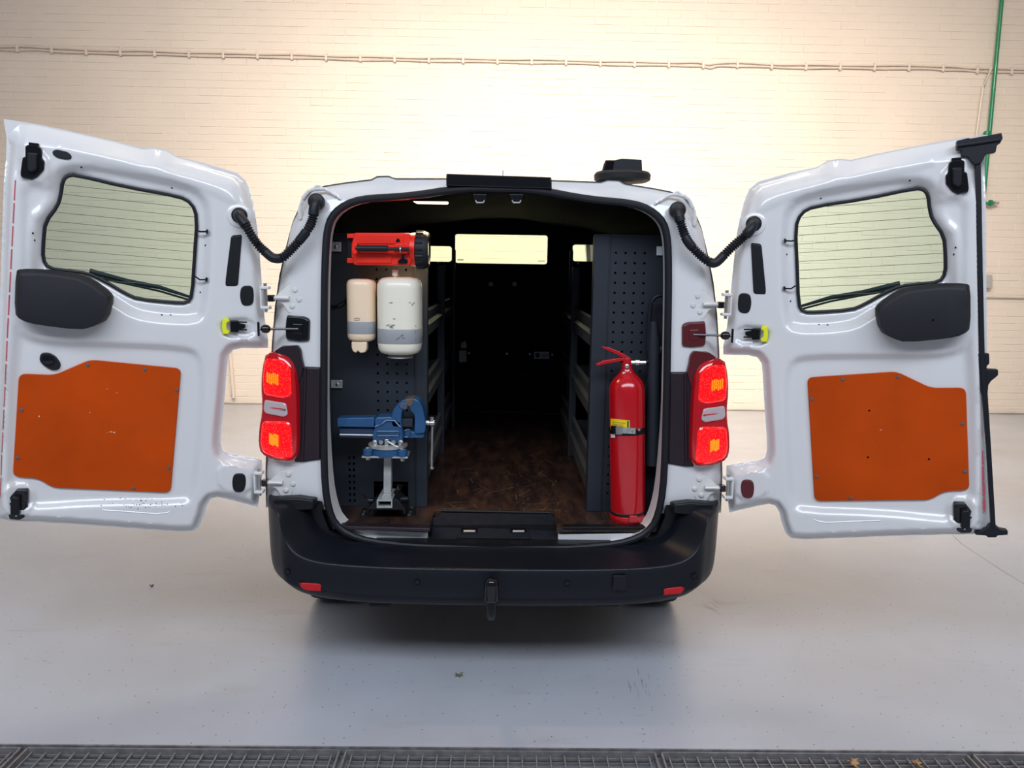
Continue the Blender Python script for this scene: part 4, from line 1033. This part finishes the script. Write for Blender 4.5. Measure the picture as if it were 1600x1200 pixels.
# ================================================================== LANTERN
YL = 2.99
t = thing('hand_lantern', 'red hand lantern with black lens ring hanging above the white dispensers', 'lantern', onY(605, 390, YL+.05))
LY = lambda pts, Y: [onY(x, y, Y) for x, y in pts]
obj('body', MB().prism(LY([(552, 370), (554, 363.5), (640, 364), (642, 368), (642, 411), (640, 415), (553, 414), (549, 402), (549, 382)], YL), (0, .12, 0)), redl, t, bevel=.005)
obj('side_panel', MB().prism(LY([(556, 381), (558, 366.5), (630, 367), (630, 381)], YL-.004), (0, .01, 0)), redl, t, bevel=.002)
obj('side_panel', MB().prism(LY([(556, 396), (612, 397), (612, 411), (557, 411)], YL-.004), (0, .01, 0)), redl, t, bevel=.002)
for y0, y1 in ((365, 372), (403, 411)):
    obj('mount_lug', MB().prism(LY(box2(542, 556, y0, y1), YL+.01), (0, .03, 0)), redl, t, bevel=.002)
obj('mount_plate', MB().prism(LY(box2(543, 551, 372, 403), YL+.03), (0, .05, 0)), blackp, t, bevel=.002)
hd = obj('handle_grip', MB().tube(LY([(556, 388), (606, 388.5)], YL-.035), .0125, 12), rubber, t)
obj('handle_end', MB().prism(LY([(551, 380), (557, 379), (558, 396), (552, 397), (549, 390)], YL-.045), (0, .05, 0)), redl, t, bevel=.002)
obj('handle_end', MB().prism(LY([(616, 381), (634, 380), (643, 386), (643, 392), (634, 396), (616, 395)], YL-.03), (0, .04, 0)), redl, t, bevel=.003)
obj('handle_bar', MB().tube(LY([(606, 389), (625, 389), (640, 389)], YL-.035), .007, 8), glossk, t)
obj('strap_ring', MB().lathe([(.010, -.002), (.013, -.002), (.013, .002), (.010, .002)], onY(626, 390, YL-.036), (1, 0, 0), 16), steel, t)
obj('switch', MB().prism(LY([(618, 378), (620, 373), (624, 373), (625, 378)], YL-.008), (0, .012, 0)), glossk, t, bevel=.001)
obj('buckle', MB().prism(LY([(622, 412), (622, 407), (627, 404), (629, 398), (632, 398), (633, 404), (637, 406), (636, 412)], YL-.012), (0, .012, 0)), glossk, t, bevel=.001)
obj('collar', MB().lathe([(.055, 0), (.064, .006), (.066, .02), (.066, .03)], onY(640, 390, YL+.055), (1, 0, 0), 32), redl, t)
rc = onY(650, 390.5, YL+.055)
obj('lens_ring', MB().lathe([(.066, 0), (.072, .004), (.073, .034), (.070, .046), (.066, .052), (.058, .053), (.056, .046)], rc, (1, 0, 0), 40), coverm, t)
for k in range(18):
    a_ = k*2*PI/18; c = rc+V((.018, math.cos(a_)*.073, math.sin(a_)*.073))
    obj('ring_rib', MB().box(c, (.030, .006, .006), Matrix.Rotation(-a_, 3, 'X')), blackp, t, bevel=.001)
obj('lens', MB().lathe([(.001, .050), (.03, .049), (.054, .044), (.054, .040)], rc, (1, 0, 0), 32), lensclr, t)
# ================================================================== DISPENSERS
def dispenser(px0, px1, yt, yb, bandy, Y, m, name, label, cat, deep=1.0):
    c = onY((px0+px1)/2, (yt+yb)/2, Y); r = (onY(px1, 500, Y).x-onY(px0, 500, Y).x)/2
    zt_ = onY((px0+px1)/2, yt, Y).z; zb = onY((px0+px1)/2, yb, Y).z
    t = thing(name, label, cat, (c.x, Y+r*deep, zb))
    def ring(z, k, q=0):
        out = []
        for i in range(28):
            a_ = i*2*PI/28; e = .72
            x = math.copysign(abs(math.cos(a_))**e, math.cos(a_)); y = math.copysign(abs(math.sin(a_))**e, math.sin(a_))
            out.append(V((c.x+x*r*k, Y+r*deep+y*r*k*deep, z)))
        return out
    R = r*.42
    z1, z2 = onY(600, bandy[0], Y).z, onY(600, bandy[1], Y).z
    topr = [ring(zt_, .55), ring(zt_-R*.12, .78), ring(zt_-R*.35, .91), ring(zt_-R*.75, .985), ring(zt_-R*1.2, 1)]
    obj('shell', MB().loft([*topr, ring(z1, 1.0), ring(z2, 1.0), ring(zb+R*1.1, .995), ring(zb+R*.6, .965), ring(zb+R*.25, .87), ring(zb, .6)], cap=True), m, t, smooth=60)
    obj('grey_band', MB().loft([ring(z1, 1.0), ring(z1-.001, 1.006), ring(z2+.001, 1.006), ring(z2, 1.0)]), greyb, t, smooth=60, label='grey band round the lower part')
    return t, c, r, ring
t, c, r, ring = dispenser(538.5, 583.5, 436, 535, (503.5, 523), 3.03, cream, 'soap_dispenser', 'narrow cream soap dispenser with grey band, left of the wider one', 'dispenser')
obj('spout', MB().prism(LY([(549, 534), (573, 534), (573, 546), (570, 551), (563, 552), (559, 548), (556, 552), (551, 549), (549, 543)], 3.045), (0, .04, 0)), cream, t, bevel=.004)
obj('emblem', MB().tube(rounded(LY([(553.5, 500), (554, 497), (562, 497), (562, 500)], 3.028), .003), .0008, 5, closed=True), greyb, t)
t, c, r, ring = dispenser(585, 655.5, 433.5, 557, (514.5, 538), 2.99, offw, 'paper_dispenser', 'wide scuffed white paper roll dispenser with grey band under the lantern', 'dispenser')
obj('knob', MB().lathe([(.006, -.01), (.006, .004), (.013, .006), (.013, .026), (.010, .030)], V((onY(617.5, 430, 3.05).x, 3.05, onY(617, 433, 3.05).z)), (0, 0, 1), 8), offw, t)
obj('outlet', MB().lathe([(.03, .0), (.055, .004), (.05, .012)], V((c.x, 2.99+r, onY(620, 561, 3.05).z)), (0, 0, 1), 24), galv, t)
mk = MB()
for x, y, l, a_ in ((611, 473, .010, .1), (640, 473, .006, -.3), (644, 476, .009, .9), (646, 474, .006, .5), (616, 498, .008, 0), (606, 508, .012, .3), (611, 510, .014, 0), (612, 512, .010, -.1), (614, 508, .012, .1), (622, 529, .014, .6), (628, 524, .010, .4), (630, 528, .009, -.6), (648, 520, .006, 1.3), (648, 531, .005, 1.2), (648, 510, .006, 0), (588, 470, .003, 1)):
    p = onY(x, y, 2.988); k = abs(x-620)/35.0; p.y = 2.99+r-(1-k**2.8)**(1/2.8)*r-.0022 if k < .98 else 3.0
    d_ = V((math.cos(a_), 0, math.sin(a_)))*l; n_ = V((-d_.z, 0, d_.x)).normalized()*.0007
    mk.add([p-d_, p-d_*.2+n_*2, p+d_, p+d_*.1-n_*2], [(0, 1, 2, 3)])
obj('scuff_marks', mk, chipd, t, smooth=0, kind='stuff')
# ================================================================== VISE STAND + VISE
YV = 2.99
sb = onZ(602, 800, ZF)
st_ = thing('vise_stand', 'square steel post on a black bolted floor bracket, carrying the blue vise', 'stand', (onY(605, 700, 3.02).x, 3.06, ZF))
YP = 3.03
obj('post', MB().prism(LY([(599.5, 714), (611.5, 714), (611, 776), (599, 776)], YP), (0, .035, 0)), paintst, st_, bevel=.002)
obj('post_foot', MB().prism(LY([(599, 772), (611, 772), (613, 784), (592, 784)], YP-.02), (0, .05, 0)), paintst, st_, bevel=.002)
rc_ = MB(); q_ = LY(box2(588.5, 613, 781, 794), 2.985)
def frame_prism(loop, inner, ext):
    mb = MB(); n_ = len(loop); ext = V(ext); vs = loop+inner+[p+ext for p in loop]+[p+ext for p in inner]; fs = []
    for i in range(n_):
        j = (i+1) % n_; fs += [(i, j, n_+j, n_+i), (2*n_+i, 3*n_+i, 3*n_+j, 2*n_+j), (i, 2*n_+i, 2*n_+j, j), (n_+i, n_+j, 3*n_+j, 3*n_+i)]
    return mb.add(vs, fs)
obj('receiver_tube', frame_prism(q_, LY(box2(591, 611, 783.5, 791.5), 2.985), (0, .16, 0)), paintst, st_, bevel=.001)
obj('receiver_dark', MB().prism(LY(box2(591, 611, 783.5, 791.5), 3.03), (0, .01, 0)), pit, st_, smooth=0)
obj('bracket', MB().prism(LY([(574, 794), (588, 781), (588, 794), (613, 795), (613, 780), (620, 780), (633, 794), (634, 804), (630, 804), (629, 797), (577, 796), (576, 803), (573, 803)], 2.985), (0, .12, 0)), blackp, st_, bevel=.002)
for x0, x1 in ((563, 576), (630, 650)):
    a_ = [onZ(x0, 806, ZF+.003), onZ(x1, 806, ZF+.003), onZ(x1, 793, ZF+.003), onZ(x0+3, 793, ZF+.003)]
    obj('foot_plate', MB().prism(a_, (0, 0, -.003)), blackp, st_, bevel=.001)
for x, y in ((570, 800), (568, 804), (643.5, 794), (641, 801), (639, 805)):
    obj('foot_bolt', MB().bolt(onZ(x, y, ZF+.003), (0, 0, 1), .008, .006), steel, st_)
obj('lever', MB().tube(LY([(566, 772), (572, 777), (578, 782)], 2.99), .004, 8), glossk, st_)
obj('lever_hub', MB().lathe([(.010, -.01), (.012, 0), (.010, .012)], onY(579, 782, 2.995), (1, 0, 0), 12), glossk, st_)
obj('clamp_knob', MB().lathe([(.008, -.02), (.013, -.01), (.013, .01), (.008, .02)], onY(631, 780, 3.03), (1, 0, .1), 12), blackp, st_)
obj('side_arm', MB().tube(LY([(617, 776), (623, 764), (625, 758)], 3.08), .012, 10), blackp, st_)
obj('top_plate', MB().prism([onY(565, 713, 2.96), onY(637, 714, 2.96), onY(641, 704, 3.08), onY(572, 702, 3.08)], (0, 0, -.007)), galv, st_, bevel=.001)
vi = thing('bench_vise', 'blue cast bench vise with open jaws and steel handle, mounted on the square post', 'vise', (onY(605, 660, YV).x, YV+.05, onY(605, 712, YV).z))
zc = onY(600, 700, 3.0)
obj('swivel_base', MB().lathe([(.075, -.012), (.078, 0), (.074, .022), (.066, .026)], V((onY(606, 700, 3.02).x, 3.03, onY(606, 707, 3.0).z)), (0, 0, 1), 32), blue, vi)
obj('swivel_ring', MB().lathe([(.080, 0), (.080, .010), (.074, .014)], V((onY(606, 700, 3.02).x, 3.03, onY(606, 699, 3.0).z)), (0, 0, 1), 32), galv, vi, label='worn bare metal ring')
for x, y in ((575, 706), (629, 708)):
    lg = obj('base_lug', MB().lathe([(.020, -.012), (.020, .010), (.015, .014)], onY(x, y, 2.975), (0, 0, 1), 14), blue, vi)
    obj('lug_bolt', MB().bolt(onY(x, y-3, 2.975), (0, 0, 1), .010, .012), steel, lg)
    obj('lug_nut', MB().bolt(onY(x, y+8, 2.975), (0, 0, -1), .010, .012), steel, lg)
obj('body', MB().prism(LY([(582, 692), (582, 675), (586, 668), (585, 655), (588, 652), (610, 651), (627, 660), (629, 671), (630, 693)], YV), (0, .09, 0), .98), blue, vi, bevel=.005)
obj('body_rib', MB().tube(rounded(LY([(589, 674), (623, 674), (624, 681), (589, 681)], YV-.003), .006), .003, 6, closed=True), blue, vi)
obj('body_rib', MB().tube(LY([(586, 667), (596, 663), (604, 657), (616, 657), (626, 668)], YV-.003), .004, 6), blue, vi)
obj('guide_beam', MB().prism(LY([(527, 653), (585, 652.5), (585, 668), (527, 667)], YV+.01), (0, .06, 0)), blue, vi, bevel=.003, label='upper square beam')
obj('guide_beam_lower', MB().prism(LY([(530, 669), (584, 669), (583, 685), (530, 684)], YV+.025), (0, .04, 0)), mat('blue_dull', (.02, .04, .09), .35, var=.1), vi, bevel=.003, label='lower slotted beam')
obj('screw_rail', MB().tube(LY([(531, 679), (584, 680)], YV+.02), .004, 8), galv, vi)
# fixed jaw: arch rising to the right
obj('fixed_jaw', MB().prism(smoothloop(LY([(611, 656), (612, 645), (617, 636), (625, 628), (634, 623), (640, 624), (640, 634), (633, 638), (628, 643), (627, 651), (627, 668), (612, 668)], YV), 1), (0, .08, 0), .98), blue, vi, bevel=.004)
obj('jaw_insert', MB().prism(LY([(624, 634), (626, 630), (636, 629), (637, 638), (633, 641), (626, 638)], YV-.006), (0, .09, 0)), mat('jaw_worn', (.10, .13, .18), .4, metal=.5, var=.3, vscale=30), vi, bevel=.002, label='worn metal jaw')
obj('jaw_cap', MB().prism(LY([(632, 624), (646, 622.5), (645, 632), (640, 637), (634, 631)], YV-.004), (0, .085, 0)), mat('jaw_brown', (.17, .12, .09), .5, metal=.4, var=.3, vscale=30), vi, bevel=.003, label='rusty brown jaw faces')
obj('bridge_bar', MB().prism(LY([(627, 655), (645, 655), (645, 667), (627, 667)], YV+.015), (0, .05, 0)), rackm, vi, bevel=.002)
obj('moving_jaw', MB().prism(smoothloop(LY([(640, 624), (648, 622.5), (656, 628), (661, 638), (663, 650), (665, 657), (665, 674), (662, 678), (648, 678), (647, 674), (648, 655), (647, 648), (643, 644), (640, 640)], YV-.002), 1), (0, .085, 0), .98), blue, vi, bevel=.004)
obj('jaw_foot', MB().prism(LY([(632, 671), (648, 675), (663, 678), (662, 685), (632, 685)], YV+.01), (0, .06, 0)), blue, vi, bevel=.004)
obj('jaw_boss', MB().tube(rounded(LY([(631, 673), (640, 671), (642, 677), (638, 683), (631, 683)], YV+.006), .005), .002, 6, closed=True), blue, vi)
hb = obj('screw_head', MB().lathe([(.011, -.01), (.011, .018), (.014, .020), (.014, .036), (.010, .040)], onY(665, 661, YV+.03), (1, 0, 0), 20), steel, vi)
xh_ = onY(675.5, 661, YV+.03).x; pz0 = onY(675, 654, YV+.03).z; pz1 = onY(673, 731, YV+.03).z
obj('handle_bar', MB().tube([V((xh_, YV+.03, pz0)), V((xh_-.003, YV+.03, pz1))], .0055, 10), steel, vi, label='long steel handle bar')
for z_ in (pz0, pz1): obj('handle_end', MB().lathe([(.006, -.006), (.010, -.003), (.010, .004), (.006, .006)], V((xh_-.0015, YV+.03, z_)), (0, 0, 1), 12), steel, vi)
for x in (596, 615.5):
    obj('ring_bolt', MB().lathe([(.005, 0), (.009, 0), (.009, -.012), (.005, -.012)], onY(x, 690, YV-.004), (0, 1, 0), 16), steel, vi)
for x in (586, 626.5): obj('side_bolt', MB().lathe([(.012, 0), (.011, -.010), (.006, -.014)], onY(x, 691, YV-.002), (0, 1, 0), 14), steel, vi)
obj('lock_block', MB().box(onY(604.5, 691, YV-.008), (.018, .02, .03)), steel, vi, bevel=.003)
obj('lock_lever', MB().tube(LY([(605, 689), (613, 694), (622, 699)], YV-.022), .0045, 8), steel, vi)
# ================================================================== EXTINGUISHER
YE = 3.04
bx_ = onY(980.5, 700, YE); rE = (onY(1008, 700, YE).x-onY(953, 700, YE).x)/2
zb = onZ(981, 806, ZF).z
zsh = onY(980, 612, YE).z; zn = onY(980, 585, YE).z; zt_ = onY(979, 577, YE).z
ex = thing('fire_extinguisher', 'tall red fire extinguisher standing at the right edge of the load floor', 'fire extinguisher', (bx_.x, YE, ZF))
xb_, xt_ = onY(981, 800, YE), onY(979.5, 590, YE)
TL = (xt_.x-xb_.x)/(xt_.z-xb_.z); AX = V((TL, 0, 1))              # the cylinder leans slightly
ax0 = V((xb_.x-TL*xb_.z, YE, 0)); ax = V((onY(980.5, 667, YE).x, YE, 0))
H = lambda y: onY(980, y, YE).z
obj('cylinder', MB().lathe([(rE*.9, ZF+.012), (rE*.97, ZF+.014), (rE, ZF+.03), (rE, H(612)), (rE*.97, H(603)), (rE*.84, H(594)), (rE*.62, H(587)), (rE*.40, H(581)), (rE*.30, H(575)), (rE*.27, H(566)), (rE*.25, H(560))], ax0, AX, 48), redx, ex, smooth=50)
obj('base_ring', MB().lathe([(rE*1.0, ZF+.002), (rE*1.03, ZF+.004), (rE*1.03, ZF+.028), (rE*1.0, ZF+.030)], ax0, AX, 48), redx, ex, smooth=50)
obj('rubber_ring', MB().lathe([(rE*1.0, ZF+.032), (rE*1.045, ZF+.035), (rE*1.045, ZF+.042), (rE*1.0, ZF+.045)], ax0, AX, 48), rubber, ex)
obj('foot_tab', MB().prism(LY([(984, 806), (996, 806), (997, 817), (982, 817)], YE-rE-.008), (0, .02, 0)), redx, ex, bevel=.002)
zst = H(670)
obj('strap', MB().lathe([(rE*1.0, zst-.012), (rE*1.03, zst-.012), (rE*1.03, zst+.012), (rE*1.0, zst+.012)], ax0, AX, 48), blackp, ex)
def onCyl(px, py, off):                          # point on the cylinder seen at this pixel
    d = ray(px, py); R_ = rE+off; dx, dy = d.x, d.y; ox, oy = -ax.x, -ax.y
    A_ = dx*dx+dy*dy; B_ = 2*(ox*dx+oy*dy); C_ = ox*ox+oy*oy-R_*R_; q = B_*B_-4*A_*C_
    t_ = (-B_-math.sqrt(max(q, 0)))/(2*A_); return CAM+d*t_
def cylpatch(x0, x1, y0, y1, off, m, nm, n_=8, slope=0, **k):
    a_ = [onCyl(x0+(x1-x0)*i/n_, y0+slope*i/n_, off) for i in range(n_+1)]; b_ = [onCyl(x0+(x1-x0)*i/n_, y1+slope*i/n_, off) for i in range(n_+1)]
    a2 = [onCyl(x0+(x1-x0)*i/n_, y0+slope*i/n_, off-.003) for i in range(n_+1)]; b2 = [onCyl(x0+(x1-x0)*i/n_, y1+slope*i/n_, off-.003) for i in range(n_+1)]
    return obj(nm, MB().loft([a2, a_, b_, b2], closed=False), m, ex, smooth=40, **k)
cylpatch(954, 984, 654, 671, .004, labely, 'yellow_label', slope=3, label='yellow instruction label')
for i, (x0, x1, y) in enumerate(((957, 977, 659), (957, 974, 662), (958, 976, 665))): cylpatch(x0, x1, y, y+1, .0048, mat('ink_soft%d' % i, (.45, .30, .02), .5), 'label_print', slope=2)
cylpatch(980, 982.5, 658, 668, .0048, inkd, 'label_print')
cylpatch(954.5, 961, 677, 684, .004, labelw, 'small_label', n_=3)
cylpatch(974, 985.5, 582, 587, -.0, labelw, 'neck_label', n_=4) if False else obj('neck_label', MB().prism(LY(box2(973, 986, 581.5, 586), YE-rE*.36), (0, .02, 0)), labelw, ex)
cylpatch(954.5, 964, 665, 678, .010, glossk, 'buckle', n_=4, bevel=.002)
cylpatch(962, 972, 666, 679, .012, steel, 'buckle_clasp', n_=4)
cylpatch(970, 993, 668, 677, .009, galv, 'buckle_plate', n_=6, slope=1)
for x, y in ((988, 673), (998, 671)): obj('rivet', MB().bolt(onCyl(x, y, .004), (0, -1, .0), .006, .008, 10), steel, ex)
vb = onY(980, 566, YE)
obj('valve', MB().lathe([(.014, -.02), (.018, -.012), (.018, .004), (.014, .010), (.016, .022), (.008, .026)], V((vb.x, YE, H(568))), (0, 0, 1), 8), steel, ex)
obj('valve_outlet', MB().lathe([(.009, 0), (.009, .03), (.013, .032), (.013, .048), (.008, .050), (.008, .075)], V((vb.x, YE, H(566))), (1, 0, 0), 8), steel, ex)
obj('upper_lever', MB().prism(LY([(940, 541.5), (952, 543), (968, 549.5), (984, 558), (987, 563), (980, 566), (975, 560), (962, 553), (945, 545.5)], YE-.012), (0, .022, 0)), redx, ex, bevel=.002)
obj('lower_lever', MB().prism(LY([(931, 569), (945, 563), (966, 560), (978, 559), (978, 563), (950, 568), (934, 572)], YE-.011), (0, .022, 0)), redx, ex, bevel=.002)
obj('gauge_cap', MB().lathe([(.009, 0), (.009, .012), (.006, .014)], V((vb.x-.004, YE-.016, H(571))), (0, -1, 0), 12), steel, ex)
obj('discharge_hose', MB().tube(catmull(LY([(1007, 566), (1014, 562), (1013, 540), (1014, 510), (1015, 490), (1018, 472), (1026, 463), (1040, 461)], YE+.03), 6), .009, 10), rubber, ex)
obj('discharge_horn', MB().tube(LY([(1021.5, 502), (1022, 530), (1021, 600), (1019.5, 726)], YE+.03), [.016, .024, .026, .030], 20), rackm, ex)
